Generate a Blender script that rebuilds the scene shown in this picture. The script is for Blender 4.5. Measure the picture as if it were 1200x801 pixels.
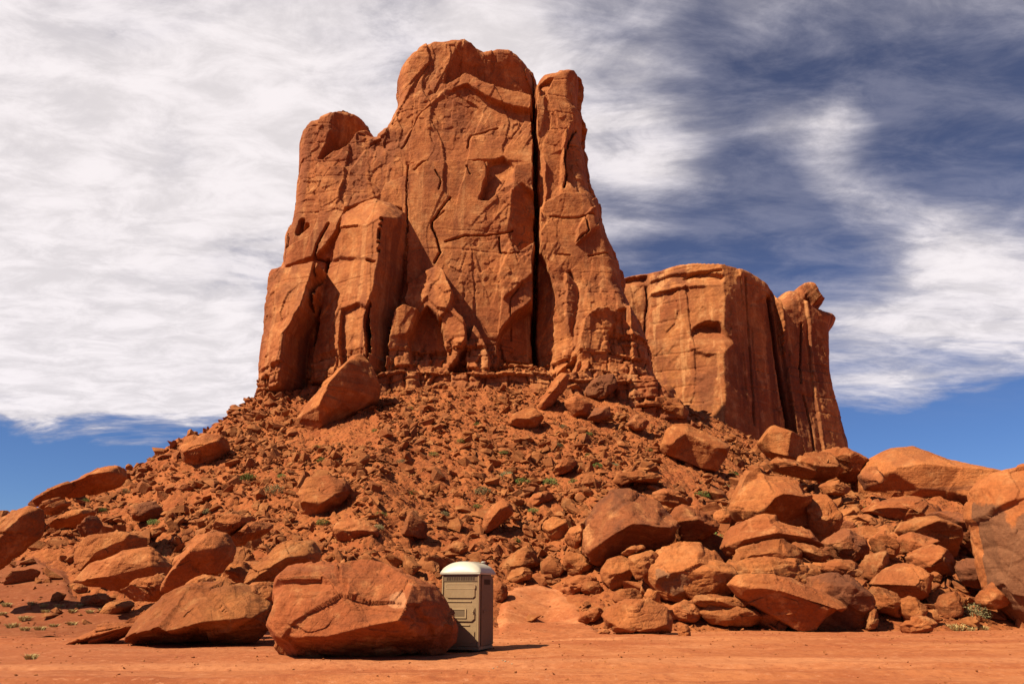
import bpy, bmesh, math, random
import numpy as np
from mathutils import Vector, Matrix
from mathutils.geometry import delaunay_2d_cdt

# ------------------------------------------------------------------ clear
for o in list(bpy.data.objects):
    bpy.data.objects.remove(o)
S = bpy.context.scene
C = S.collection
R = math.radians

# ------------------------------------------------------------------ camera
FPX = 933.0                      # focal length in pixels of the 1200 px wide photograph
PITCH = R(17.3)
EYE = 1.6
cd = bpy.data.cameras.new('camera'); cam = bpy.data.objects.new('camera', cd); C.objects.link(cam)
cd.sensor_width = 36.0; cd.lens = 36.0 * FPX / 1200.0
cd.clip_start = 0.1; cd.clip_end = 20000
cam.location = (0, 0, EYE); cam.rotation_euler = (R(90) + PITCH, 0, 0)
S.camera = cam
S.render.resolution_x = 1024; S.render.resolution_y = 683

# ------------------------------------------------------------------ light
SUN_EL, SUN_AZ = 47.0, -90.0 - 31.0         # degrees; azimuth from +Y clockwise
sd = Vector((math.sin(R(SUN_AZ)) * math.cos(R(SUN_EL)), math.cos(R(SUN_AZ)) * math.cos(R(SUN_EL)), math.sin(R(SUN_EL))))
ld = bpy.data.lights.new('sun', 'SUN'); ld.energy = 5.0; ld.angle = R(0.5); ld.color = (1.0, 0.88, 0.68)
sun = bpy.data.objects.new('sun', ld); C.objects.link(sun)
sun.rotation_euler = (-sd).to_track_quat('-Z', 'Y').to_euler()
S.view_settings.view_transform = 'Standard'; S.view_settings.look = 'None'
S.view_settings.gamma = 1.0; S.view_settings.exposure = 0.90
S.view_settings.use_curve_mapping = False

def ray(px, py):
    """direction through a photograph point, scaled so that y = 1"""
    a = 400.5 - py
    dy = FPX * math.cos(PITCH) - a * math.sin(PITCH)
    return (px - 600.0) / dy, (FPX * math.sin(PITCH) + a * math.cos(PITCH)) / dy
def unray(x, y, z):
    """world point -> photograph point (numpy ok)"""
    z = z - EYE
    f = y * math.cos(PITCH) + z * math.sin(PITCH)
    u = -y * math.sin(PITCH) + z * math.cos(PITCH)
    return 600 + FPX * x / f, 400.5 - FPX * u / f

# ------------------------------------------------------------------ world: nishita sky with a thin high cloud sheet
W = bpy.data.worlds.new('World'); S.world = W; W.use_nodes = True
nt = W.node_tree; N = nt.nodes; L = nt.links
for n in list(N): N.remove(n)
def nd(tree, typ, ins=None, **kw):
    n = tree.nodes.new(typ)
    for k, v in kw.items(): setattr(n, k, v)
    if ins:
        for k, v in ins.items():
            s = n.inputs[k]
            if hasattr(v, 'is_linked') or v.__class__.__name__ == 'NodeSocket' or isinstance(v, bpy.types.NodeSocket):
                tree.links.new(v, s)
            else:
                s.default_value = v
    return n
def mth(tree, op, a, b=0.0, c=None, clamp=False):
    n = tree.nodes.new('ShaderNodeMath'); n.operation = op; n.use_clamp = clamp
    for i, v in enumerate((a, b, c)):
        if v is None: continue
        if isinstance(v, bpy.types.NodeSocket): tree.links.new(v, n.inputs[i])
        else: n.inputs[i].default_value = v
    return n.outputs[0]
def vmth(tree, op, a, b=None):
    n = tree.nodes.new('ShaderNodeVectorMath'); n.operation = op
    for i, v in enumerate((a, b)):
        if v is None: continue
        if isinstance(v, bpy.types.NodeSocket): tree.links.new(v, n.inputs[i])
        else: n.inputs[i].default_value = v
    return n
def maprange(tree, v, a, b, c=0.0, d=1.0, smooth=True):
    n = tree.nodes.new('ShaderNodeMapRange')
    n.interpolation_type = 'SMOOTHSTEP' if smooth else 'LINEAR'
    tree.links.new(v, n.inputs[0])
    for i, q in enumerate((a, b, c, d)): n.inputs[i + 1].default_value = q
    return n.outputs[0]
def mixc(tree, f, a, b, blend='MIX'):
    n = tree.nodes.new('ShaderNodeMix'); n.data_type = 'RGBA'; n.blend_type = blend
    for i, v in ((0, f), (6, a), (7, b)):
        if isinstance(v, bpy.types.NodeSocket): tree.links.new(v, n.inputs[i])
        elif i == 0: n.inputs[0].default_value = v
        else: n.inputs[i].default_value = (*v, 1) if len(v) == 3 else v
    return n.outputs[2]

SKY_STRENGTH = 0.056
sky = nd(nt, 'ShaderNodeTexSky'); sky.sky_type = 'NISHITA'; sky.sun_disc = False
sky.sun_elevation = R(SUN_EL); sky.sun_rotation = R(SUN_AZ); sky.altitude = 1700
sky.air_density = 1.0; sky.dust_density = 0.3; sky.ozone_density = 2.0
tc = nd(nt, 'ShaderNodeTexCoord')
dirv = vmth(nt, 'NORMALIZE', tc.outputs['Generated']).outputs[0]
sep = nd(nt, 'ShaderNodeSeparateXYZ', {0: dirv})
zc = mth(nt, 'ADD', mth(nt, 'MAXIMUM', sep.outputs[2], 0.0), 0.16)
px_ = mth(nt, 'DIVIDE', sep.outputs[0], zc); py_ = mth(nt, 'DIVIDE', sep.outputs[1], zc)
pl = nd(nt, 'ShaderNodeCombineXYZ', {0: px_, 1: py_, 2: 0.0}).outputs[0]
# two families of streaks
def streaks(rot, sx, sy, scale, detail, rough, dist, off):
    m = nd(nt, 'ShaderNodeMapping', {'Vector': pl, 'Rotation': (0, 0, R(rot)), 'Scale': (sx, sy, 1), 'Location': (off, off * .37, 0)})
    w = nd(nt, 'ShaderNodeTexNoise', {'Vector': m.outputs[0], 'Scale': scale, 'Detail': detail, 'Roughness': rough, 'Distortion': dist})
    return w.outputs[0]
def blob(px, py, r0, r1):
    x, z = ray(px, py); v = Vector((x, 1, z)).normalized()
    d = vmth(nt, 'DOT_PRODUCT', dirv, tuple(v)).outputs['Value']
    return maprange(nt, d, math.cos(r1), math.cos(r0), 0, 1)
nA = streaks(16, 0.8, 1.25, 2.1, 11, 0.60, 0.40, 3.1)       # left sheet
nB = streaks(-52, 0.5, 1.7, 2.1, 10, 0.60, 0.6, 11.4)       # right wisps
nC = streaks(0, 1, 1, 0.8, 3, 0.5, 0.3, 7.7)
nF = streaks(-20, 0.85, 1.4, 7.5, 10, 0.66, 0.4, 1.7)
left = maprange(nt, mth(nt, 'DIVIDE', sep.outputs[0], mth(nt, 'MAXIMUM', sep.outputs[1], 0.05)), -0.10, 0.16, 1.0, 0.0)
n1 = mth(nt, 'ADD', mth(nt, 'MULTIPLY', nA, left), mth(nt, 'MULTIPLY', nB, mth(nt, 'SUBTRACT', 1.0, left)))
n1 = mth(nt, 'ADD', mth(nt, 'MULTIPLY', n1, 0.62), mth(nt, 'ADD', mth(nt, 'MULTIPLY', nC, 0.18), mth(nt, 'MULTIPLY', nF, 0.20)))
bias = mth(nt, 'MULTIPLY', left, 0.17)
BLOBS = [  # px, py, inner, outer radius, amount
    (60, 180, .05, .42, .12), (40, 120, .01, .14, .10), (300, 110, .01, .10, .04), (120, 400, .03, .26, .12), (300, 60, .02, .2, .05), (700, 60, .03, .2, .11), (735, 240, .02, .16, .14),
    (1010, 195, .01, .085, .12), (930, 130, .01, .10, .08), (1140, 40, .01, .12, .10), (1100, 375, .03, .20, .16), (1010, 420, .02, .10, .06), (1190, 330, .02, .15, .08), (930, 5, .01, .10, .10),
    (860, 270, .02, .13, -.10), (1110, 140, .02, .12, -.12), (870, 80, .02, .12, -.07), (800, 190, .01, .10, .05), (960, 160, .01, .09, .05), (960, 60, .01, .07, -.06), (1190, 180, .01, .10, -.08), (760, 140, .02, .07, -.05), (200, 330, .01, .12, -.04), (560, 20, .02, .10, .04), (1000, 290, .01, .08, -.08)]
for (bx, by, r0, r1, am) in BLOBS:
    bias = mth(nt, 'ADD', bias, mth(nt, 'MULTIPLY', blob(bx, by, r0, r1), am))
lowz = mth(nt, 'ADD', sep.outputs[2], mth(nt, 'ADD', mth(nt, 'MULTIPLY', mth(nt, 'SUBTRACT', nA, 0.5), 0.10), mth(nt, 'MULTIPLY', left, 0.025)))
low = maprange(nt, lowz, 0.165, 0.225, 1, 0)
low = mth(nt, 'MULTIPLY', low, -0.6)
dens = mth(nt, 'ADD', mth(nt, 'ADD', n1, bias), low)
thin = maprange(nt, dens, 0.42, 0.74, 0.0, 0.92, False)
cover = mth(nt, 'POWER', thin, 1.25)
veil = mth(nt, 'MULTIPLY', maprange(nt, sep.outputs[2], 0.16, 0.32, 0.0, 0.17), maprange(nt, mth(nt, 'ADD', mth(nt, 'MULTIPLY', nB, .6), mth(nt, 'MULTIPLY', nF, .4)), 0.38, 0.60, 0.35, 1.7))
cover = mth(nt, 'MAXIMUM', cover, veil)
cover = mth(nt, 'MULTIPLY', cover, maprange(nt, sep.outputs[1], -0.15, 0.30, 0.12, 1.0))   # unseen cloud behind the viewer thinned out to cut fill light on front faces
skyt = mixc(nt, maprange(nt, sep.outputs[2], 0.16, 0.48), (0.44, 0.58, 0.86), (0.47, 0.46, 0.60))
skyc = mixc(nt, 1.0, sky.outputs[0], skyt, 'MULTIPLY')
shade = maprange(nt, nF, 0.35, 0.65, 0.84, 1.05)
cl = mixc(nt, maprange(nt, dens, 0.5, 0.85), (5.0, 4.8, 5.6), (9.6, 8.9, 8.9))
clm = vmth(nt, 'SCALE', cl); nt.links.new(shade, clm.inputs['Scale'])
final = mixc(nt, cover, skyc, clm.outputs[0])
bg = nd(nt, 'ShaderNodeBackground', {'Color': final, 'Strength': SKY_STRENGTH})
wo = nd(nt, 'ShaderNodeOutputWorld'); nt.links.new(bg.outputs[0], wo.inputs[0])

# ------------------------------------------------------------------ numpy noise
def _h(i, j, k, seed):
    h = (i.astype(np.uint32) * np.uint32(374761393)) ^ (j.astype(np.uint32) * np.uint32(668265263)) ^ (k.astype(np.uint32) * np.uint32(2147483647 - 1013)) ^ np.uint32((seed * 2654435761) & 0xffffffff)
    h = (h ^ (h >> np.uint32(13))) * np.uint32(1274126177)
    h = (h ^ (h >> np.uint32(15))) * np.uint32(2246822519)
    return ((h ^ (h >> np.uint32(16))) & np.uint32(0xffffff)).astype(np.float32) / np.float32(16777215)
def vnoise(p, seed=0):
    """value noise in -1..1 ; p (n,3)"""
    f = np.floor(p); w = (p - f).astype(np.float32); i = f.astype(np.int64)
    w = w * w * w * (w * (w * 6 - 15) + 10)
    x0, y0, z0 = i[:, 0], i[:, 1], i[:, 2]
    out = 0
    c = []
    for dx in (0, 1):
        for dy in (0, 1):
            for dz in (0, 1):
                c.append(_h(x0 + dx, y0 + dy, z0 + dz, seed))
    x, y, z = w[:, 0], w[:, 1], w[:, 2]
    l = lambda a, b, t: a + (b - a) * t
    v = l(l(l(c[0], c[1], z), l(c[2], c[3], z), y), l(l(c[4], c[5], z), l(c[6], c[7], z), y), x)
    return v * 2 - 1
def fbm(p, scale, octv=4, seed=0, rough=0.5, stretch=(1, 1, 1)):
    q = np.asarray(p, dtype=np.float64) / (np.array(stretch) * scale)
    a, s, t = 1.0, 0, 0
    for o in range(octv):
        s = s + a * vnoise(q + 17.3 * o, seed + o); t += a
        a *= rough; q = q * 2.03
    return s / t
def cells(p, scale, seed=0, stretch=(1, 1, 1), two_d=False):
    """nearest jittered cell: returns random triple of the cell, offset vector to it, F2-F1"""
    q = np.asarray(p, dtype=np.float64) / (np.array(stretch) * scale)
    if two_d: q = q.copy(); q[:, 1] = 0.5
    f = np.floor(q).astype(np.int64); n = len(q)
    b1 = np.full(n, 1e9, np.float32); b2 = b1.copy(); best = np.zeros((n, 3), np.float32); ids = np.zeros((n, 3), np.int64)
    rng = (-1, 0, 1)
    for dx in rng:
        for dy in ((0,) if two_d else rng):
            for dz in rng:
                i, j, k = f[:, 0] + dx, f[:, 1] + dy, f[:, 2] + dz
                cx = i + _h(i, j, k, seed); cy = (j + _h(i, j, k, seed + 1)) if not two_d else q[:, 1]; cz = k + _h(i, j, k, seed + 2)
                ox, oy, oz = q[:, 0] - cx, q[:, 1] - cy, q[:, 2] - cz
                d = (ox * ox + oy * oy + oz * oz).astype(np.float32)
                m = d < b1
                b2 = np.where(m, b1, np.minimum(b2, d)); b1 = np.where(m, d, b1)
                best[m, 0] = ox[m]; best[m, 1] = oy[m]; best[m, 2] = oz[m]
                ids[m, 0] = i[m]; ids[m, 1] = j[m]; ids[m, 2] = k[m]
    r = np.stack([_h(ids[:, 0], ids[:, 1], ids[:, 2], seed + 5 + s) for s in range(4)], 1)
    return r, best, np.sqrt(b2) - np.sqrt(b1)
def facet(p, scale, seed=0, stretch=(1, 1, 1), two_d=False, tilt=1.0, crack=0.0, cw=0.08):
    r, o, e = cells(p, scale, seed, stretch, two_d)
    v = (r[:, 0] - .5) + tilt * ((r[:, 1] - .5) * o[:, 0] + (r[:, 2] - .5) * o[:, 2] + (0 if two_d else (r[:, 3] - .5) * o[:, 1]))
    if crack: v = v - crack * np.clip(1 - e / cw, 0, 1)
    return v

def tin(verts, vals, edges, q, closed=True):
    """piecewise linear interpolation over a constrained triangulation; nan outside"""
    vs = [Vector((float(a), float(b))) for a, b in verts]
    res = delaunay_2d_cdt(vs, edges, [], 1 if closed else 0, 1e-5)
    rv, faces, orig = res[0], res[2], res[3]
    val = []
    va = np.array(verts, float); vv = np.array(vals, float)
    for k, v in enumerate(rv):
        if orig[k]: val.append(vv[orig[k][0]])
        else:
            d = np.hypot(va[:, 0] - v[0], va[:, 1] - v[1]); w = 1 / (d + 1e-3) ** 3; val.append((vv * w).sum() / w.sum())
    out = np.full(len(q), np.nan)
    for f in faces:
        for t in range(1, len(f) - 1):
            a, b, c = rv[f[0]], rv[f[t]], rv[f[t + 1]]
            A, B, Cc = val[f[0]], val[f[t]], val[f[t + 1]]
            den = (b[1] - c[1]) * (a[0] - c[0]) + (c[0] - b[0]) * (a[1] - c[1])
            if abs(den) < 1e-12: continue
            bb = (min(a[0], b[0], c[0]), max(a[0], b[0], c[0]), min(a[1], b[1], c[1]), max(a[1], b[1], c[1]))
            m = np.nonzero((q[:, 0] >= bb[0]) & (q[:, 0] <= bb[1]) & (q[:, 1] >= bb[2]) & (q[:, 1] <= bb[3]))[0]
            if not len(m): continue
            x, y = q[m, 0], q[m, 1]
            w0 = ((b[1] - c[1]) * (x - c[0]) + (c[0] - b[0]) * (y - c[1])) / den
            w1 = ((c[1] - a[1]) * (x - c[0]) + (a[0] - c[0]) * (y - c[1])) / den
            w2 = 1 - w0 - w1
            k = (w0 >= -1e-6) & (w1 >= -1e-6) & (w2 >= -1e-6)
            out[m[k]] = (w0 * A + w1 * B + w2 * Cc)[k]
    return out
def inpoly(poly, q):
    x, y = q[:, 0], q[:, 1]; ins = np.zeros(len(q), bool); n = len(poly)
    for i in range(n):
        x1, y1 = poly[i]; x2, y2 = poly[(i + 1) % n]
        if y1 == y2: continue
        c = ((y1 > y) != (y2 > y)) & (x < (x2 - x1) * (y - y1) / (y2 - y1) + x1)
        ins ^= c
    return ins
def polydist(poly, q, closed=True):
    d = np.full(len(q), 1e9); n = len(poly)
    for i in range(n if closed else n - 1):
        a = np.array(poly[i], float); b = np.array(poly[(i + 1) % n], float); ab = b - a
        t = np.clip(((q - a) @ ab) / max(ab @ ab, 1e-9), 0, 1)
        d = np.minimum(d, np.hypot(q[:, 0] - a[0] - t * ab[0], q[:, 1] - a[1] - t * ab[1]))
    return d

# ------------------------------------------------------------------ helpers for objects
def mesh_np(name, V, F, mat, smooth=True):
    """V (n,3); F (m,4) or (m,3) int"""
    me = bpy.data.meshes.new(name)
    V = np.ascontiguousarray(V, np.float32); F = np.ascontiguousarray(F, np.int32)
    k = F.shape[1]
    me.vertices.add(len(V)); me.vertices.foreach_set('co', V.ravel())
    me.loops.add(F.size); me.loops.foreach_set('vertex_index', F.ravel())
    me.polygons.add(len(F)); me.polygons.foreach_set('loop_start', np.arange(0, F.size, k, dtype=np.int32))
    me.update(calc_edges=True)
    me.polygons.foreach_set('use_smooth', np.full(len(F), smooth))
    if isinstance(mat, (list, tuple)):
        for m in mat: me.materials.append(m)
    else: me.materials.append(mat)
    me.validate()
    return me
def link(name, me, loc=(0, 0, 0), parent=None, label=None, cat=None, group=None, kind=None, rot=None):
    o = bpy.data.objects.new(name, me); C.objects.link(o); o.location = loc
    if rot: o.rotation_euler = rot
    if parent: o.parent = parent
    if label: o['label'] = label
    if cat: o['category'] = cat
    if group: o['group'] = group
    if kind: o['kind'] = kind
    return o
def gridfaces(nr, nc, wrap=False):
    i = np.arange(nr - 1)[:, None]; j = np.arange(nc if wrap else nc - 1)[None, :]
    j2 = (j + 1) % nc
    a = i * nc + j; b = i * nc + j2; c = (i + 1) * nc + j2; d = (i + 1) * nc + j
    return np.stack([a, b, c, d], -1).reshape(-1, 4)

# ------------------------------------------------------------------ materials
def newmat(name):
    m = bpy.data.materials.new(name); m.use_nodes = True
    t = m.node_tree
    b = t.nodes['Principled BSDF']; return m, t, b
TONE = (.675, .625, .505)       # common reddening of this sandstone and its dust
def rock_material(name, A=(.50, .165, .058), B=(.36, .095, .038), D=(.17, .060, .034), streak=0.0, varnish=0.25, strata=0.25, pale=(.64, .30, .135), bump=1.0, sc=1.0, vthr=0.0, jitter=.2, stain=None):
    m, t, b = newmat(name)
    geo = nd(t, 'ShaderNodeNewGeometry'); P = geo.outputs['Position']
    oi = nd(t, 'ShaderNodeObjectInfo')
    def nz(scale, det=6, rough=.55, dist=0.0, vec=None, mapping=None):
        v = vec or P
        if mapping: v = nd(t, 'ShaderNodeMapping', {'Vector': v, 'Scale': mapping}).outputs[0]
        return nd(t, 'ShaderNodeTexNoise', {'Vector': v, 'Scale': scale, 'Detail': det, 'Roughness': rough, 'Distortion': dist}).outputs[0]
    big = nz(.16 * sc, 5, .6, .4); med = nz(1.1 * sc, 8, .65, .2); fin = nz(7 * sc, 6, .7)
    c = mixc(t, maprange(t, big, .35, .65), A, B)
    c = mixc(t, maprange(t, med, .42, .72, 0, .75), c, B)
    c = mixc(t, maprange(t, med, .49, .30, 0, .75), c, pale)
    # bedding lines
    st = nz(1.0, 5, .65, .25, mapping=(.06 * sc, .06 * sc, 1.6 * sc))
    c = mixc(t, maprange(t, st, .56, .66, 0, strata), c, D)
    c = mixc(t, maprange(t, st, .44, .33, 0, strata * .8), c, pale)
    # dark desert varnish patches
    vn = nz(.35 * sc, 7, .62, .6)
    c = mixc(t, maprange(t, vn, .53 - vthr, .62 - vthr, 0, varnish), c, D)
    if streak:
        s1 = nz(1.0, 6, .6, .15, mapping=(.9 * sc, .9 * sc, .045 * sc)); s2 = nz(.12 * sc, 3)
        sm = mth(t, 'MULTIPLY', maprange(t, s1, .47, .58), maprange(t, s2, .40, .56, .2, 1))
        c = mixc(t, mth(t, 'MULTIPLY', sm, streak), c, tuple(.35 * a_ + .65 * b_ for a_, b_ in zip(B, D)))
        s3 = nz(1.0, 6, .6, .1, mapping=(1.6 * sc, 1.6 * sc, .06 * sc))
        c = mixc(t, maprange(t, s3, .55, .66, 0, streak * .6), c, pale)
    c = mixc(t, maprange(t, oi.outputs['Random'], .55, 1, 0, .35, False), c, tuple(.5 * (a_ + b_) for a_, b_ in zip(B, D)))
    if stain:
        at = nd(t, 'ShaderNodeAttribute', attribute_name='stain')
        sn = mth(t, 'ADD', at.outputs['Fac'], mth(t, 'MULTIPLY', mth(t, 'SUBTRACT', nz(1.3, 8, .7, .3), .5), .9))
        c = mixc(t, maprange(t, sn, .42, .58, 0, .92), c, stain)
    fm = maprange(t, fin, .3, .7, .78, 1.2, False)
    jit = maprange(t, oi.outputs['Random'], 0, 1, 1 - jitter, 1 + jitter, False)
    k = mth(t, 'MULTIPLY', fm, jit)
    sv = vmth(t, 'SCALE', c); t.links.new(k, sv.inputs['Scale'])
    t.links.new(mixc(t, 1.0, sv.outputs[0], TONE, 'MULTIPLY'), b.inputs['Base Color'])
    b.inputs['Roughness'].default_value = .92; b.inputs['Specular IOR Level'].default_value = .15
    # relief
    h1 = nz(2.2 * sc, 9, .68, .3); h2 = nz(.6 * sc, 5, .6)
    vo = nd(t, 'ShaderNodeTexVoronoi', {'Vector': P, 'Scale': 1.4 * sc}, feature='DISTANCE_TO_EDGE')
    cr = maprange(t, vo.outputs['Distance'], 0.0, .05, 0, 1)
    hs = mth(t, 'ADD', mth(t, 'MULTIPLY', h1, .55), mth(t, 'ADD', mth(t, 'MULTIPLY', st, .5), mth(t, 'MULTIPLY', cr, .03)))
    bp = nd(t, 'ShaderNodeBump', {'Height': hs, 'Strength': .75 * bump, 'Distance': .35 / sc})
    bp2 = nd(t, 'ShaderNodeBump', {'Height': fin, 'Strength': .5 * bump, 'Distance': .07 / sc, 'Normal': bp.outputs[0]})
    t.links.new(bp2.outputs[0], b.inputs['Normal'])
    return m
M_cliff = rock_material('cliff_sandstone', A=(.53, .205, .075), B=(.33, .100, .040), pale=(.68, .34, .16), streak=.8, varnish=.35, strata=.35, sc=.5, bump=.55)
M_mesa = rock_material('streaked_sandstone', A=(.53, .215, .080), B=(.32, .100, .042), pale=(.68, .35, .17), streak=1.0, varnish=.35, strata=.35, sc=.4, bump=.45)
M_rock = rock_material('boulder_sandstone', A=(.54, .198, .070), B=(.35, .105, .038), varnish=.22, strata=.35, sc=1.0, bump=1.0)
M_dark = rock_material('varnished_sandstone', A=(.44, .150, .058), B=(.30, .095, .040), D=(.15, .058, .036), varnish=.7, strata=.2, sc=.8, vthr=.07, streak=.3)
M_rubble = rock_material('rubble_sandstone', A=(.50, .19, .070), B=(.38, .12, .044), varnish=.35, strata=.1, sc=1.6, bump=.8)

def dirt_material(name, tint=(1, 1, 1)):
    m, t, b = newmat(name)
    P = nd(t, 'ShaderNodeNewGeometry').outputs['Position']
    def nz(scale, det=6, rough=.55, dist=0.0, mapping=None):
        v = nd(t, 'ShaderNodeMapping', {'Vector': P, 'Scale': mapping}).outputs[0] if mapping else P
        return nd(t, 'ShaderNodeTexNoise', {'Vector': v, 'Scale': scale, 'Detail': det, 'Roughness': rough, 'Distortion': dist}).outputs[0]
    c = mixc(t, maprange(t, nz(.22, 5, .6, .5), .35, .65), (.52, .190, .072), (.42, .130, .048))
    pt = nz(.8, 8, .7, .5)
    c = mixc(t, maprange(t, pt, .50, .70, 0, .7), c, (.34, .095, .036))
    tr = nz(1.0, 8, .65, .9, mapping=(.12, .55, .3))            # long drift and tyre streaks across the view
    c = mixc(t, maprange(t, tr, .52, .64, 0, .75), c, (.62, .255, .11))
    c = mixc(t, maprange(t, tr, .47, .36, 0, .5), c, (.37, .105, .040))
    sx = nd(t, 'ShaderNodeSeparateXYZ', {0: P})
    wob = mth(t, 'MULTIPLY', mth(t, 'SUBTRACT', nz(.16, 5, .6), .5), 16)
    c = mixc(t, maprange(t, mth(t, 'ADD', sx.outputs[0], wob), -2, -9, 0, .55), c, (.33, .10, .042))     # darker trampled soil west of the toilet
    lane = mth(t, 'ABSOLUTE', mth(t, 'SUBTRACT', mth(t, 'ADD', sx.outputs[1], mth(t, 'MULTIPLY', sx.outputs[0], -.10)), mth(t, 'ADD', 20.2, mth(t, 'MULTIPLY', mth(t, 'SUBTRACT', nz(.3, 5, .65), .5), 3))))
    c = mixc(t, maprange(t, lane, 1.3, .2, 0, .6), c, (.60, .25, .11))      # pale driven lane
    md = nz(5.0, 7, .75)
    c = mixc(t, maprange(t, md, .50, .66, 0, .7), c, (.31, .09, .038))
    c = mixc(t, maprange(t, md, .46, .34, 0, .6), c, (.64, .29, .15))
    c = mixc(t, 1.0, c, tuple(a_ * b_ for a_, b_ in zip(tint, (1.04, 1.06, 1.25))), 'MULTIPLY')
    sp = nz(26, 4, .75)
    c = mixc(t, maprange(t, sp, .60, .72, 0, .55), c, (.26, .075, .035))
    c = mixc(t, maprange(t, nz(40, 3, .7), .66, .76, 0, .6), c, (.66, .36, .22))
    t.links.new(mixc(t, 1.0, c, TONE, 'MULTIPLY'), b.inputs['Base Color'])
    b.inputs['Roughness'].default_value = .95; b.inputs['Specular IOR Level'].default_value = .1
    hs = mth(t, 'ADD', mth(t, 'MULTIPLY', nz(3, 8, .7), .5), mth(t, 'MULTIPLY', sp, .12))
    bp = nd(t, 'ShaderNodeBump', {'Height': hs, 'Strength': .7, 'Distance': .12})
    t.links.new(bp.outputs[0], b.inputs['Normal'])
    return m
M_dirt = dirt_material('red_dirt'); M_bank = dirt_material('brown_dirt', (.74, .72, .72))

def talus_material():
    m, t, b = newmat('talus_dirt')
    P = nd(t, 'ShaderNodeNewGeometry').outputs['Position']
    def nz(scale, det=6, rough=.55, dist=0.0):
        return nd(t, 'ShaderNodeTexNoise', {'Vector': P, 'Scale': scale, 'Detail': det, 'Roughness': rough, 'Distortion': dist}).outputs[0]
    c = mixc(t, maprange(t, nz(.2, 5, .6, .5), .35, .65), (.45, .145, .055), (.37, .108, .043))
    vo = nd(t, 'ShaderNodeTexVoronoi', {'Vector': P, 'Scale': 3.2, 'Randomness': 1.0})
    vs = nd(t, 'ShaderNodeSeparateColor', {0: vo.outputs['Color']})
    c = mixc(t, maprange(t, vs.outputs[0], .3, 1, 0, .55, False), c, (.48, .18, .07))
    c = mixc(t, maprange(t, vs.outputs[1], .75, 1, 0, .6, False), c, (.2, .06, .03))
    c = mixc(t, maprange(t, nz(6, 5, .7), .62, .75, 0, .5), c, (.58, .28, .14))
    # sparse dry green tint of tiny plants
    c = mixc(t, maprange(t, nz(.55, 6, .75), .60, .70, 0, .35), c, (.16, .13, .05))
    t.links.new(mixc(t, 1.0, c, TONE, 'MULTIPLY'), b.inputs['Base Color'])
    b.inputs['Roughness'].default_value = .95; b.inputs['Specular IOR Level'].default_value = .1
    hs = mth(t, 'ADD', mth(t, 'MULTIPLY', nz(2.4, 9, .72), .5), mth(t, 'MULTIPLY', vo.outputs['Distance'], -.35))
    bp = nd(t, 'ShaderNodeBump', {'Height': hs, 'Strength': 1.0, 'Distance': .3})
    t.links.new(bp.outputs[0], b.inputs['Normal'])
    return m
M_talus = talus_material()
def plain(name, col, rough=.6, spec=.3, bump=0.0, scale=30, var=.08):
    m, t, b = newmat(name)
    tcx = nd(t, 'ShaderNodeTexCoord').outputs['Object']
    n = nd(t, 'ShaderNodeTexNoise', {'Vector': tcx, 'Scale': scale, 'Detail': 5, 'Roughness': .6}).outputs[0]
    n2 = nd(t, 'ShaderNodeTexNoise', {'Vector': tcx, 'Scale': scale * .1, 'Detail': 5, 'Roughness': .6}).outputs[0]
    c = mixc(t, maprange(t, n, .3, .7), tuple(v * .78 * (1 - var) for v in col), tuple(v * .78 * (1 + var) for v in col))
    c = mixc(t, maprange(t, n2, .5, .7, 0, var * 4), c, (.30, .125, .06))
    t.links.new(mixc(t, 1.0, c, TONE, 'MULTIPLY'), b.inputs['Base Color'])
    b.inputs['Roughness'].default_value = rough; b.inputs['Specular IOR Level'].default_value = spec
    if bump:
        bp = nd(t, 'ShaderNodeBump', {'Height': n, 'Strength': bump, 'Distance': .01}); t.links.new(bp.outputs[0], b.inputs['Normal'])
    return m
# ------------------------------------------------------------------ terrain: scree slope under the butte
CREST = [  # px, py on the skyline or wall foot, distance, toe distance, profile power
    (-420, 700, 50, 40, 1.5), (-150, 660, 52, 37, 1.5), (0, 612, 56, 35, 1.7), (60, 588, 60, 34, 1.7), (100, 568, 64, 34, 1.65), (140, 556, 67, 34, 1.6),
    (180, 532, 71, 34, 1.5), (210, 512, 74, 34, 1.4), (260, 494, 78, 34, 1.3), (290, 476, 82, 34, 1.3), (310, 462, 86, 34, 1.25),
    (450, 440, 88, 33, 1.2), (600, 438, 88, 37, 1.25), (640, 438, 88, 38, 1.25), (700, 450, 88, 36, 1.15), (770, 468, 90, 35, 1.1), (830, 492, 98, 35, 1.1),
    (870, 514, 98, 35, 1.1), (930, 545, 94, 35, 1.1), (1000, 556, 84, 35, 1.05), (1060, 572, 72, 35, 1.05), (1150, 610, 60, 36, 1.05),
    (1200, 640, 56, 37, 1.1), (1300, 670, 54, 38, 1.1), (1500, 688, 50, 42, 1.3)]
_ct = np.array([ray(a, b)[0] for a, b, *_ in CREST]); _ce = np.array([ray(a, b)[1] for a, b, *_ in CREST])
_cY = np.array([c[2] for c in CREST], float); _c0 = np.array([c[3] for c in CREST], float); _cp = np.array([c[4] for c in CREST])
_cz = EYE + _ce * _cY
def slope(x, y):
    """smooth height of the scree slope above the flat"""
    t = x / np.maximum(y, 1.0)
    Yc = np.interp(t, _ct, _cY); Y0 = np.interp(t, _ct, _c0); p = np.interp(t, _ct, _cp); zc = np.interp(t, _ct, _cz)
    s = np.clip((y - Y0) / (Yc - Y0), 0, 1)
    side = np.clip((1.0 - np.abs(t)) / .2, 0, 1); side = side * side * (3 - 2 * side)
    drop = np.where(np.abs(t + .05) < .38, .02, .22)
    z = zc * s ** p - np.maximum(y - Yc, 0) * drop
    return z * side
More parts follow.
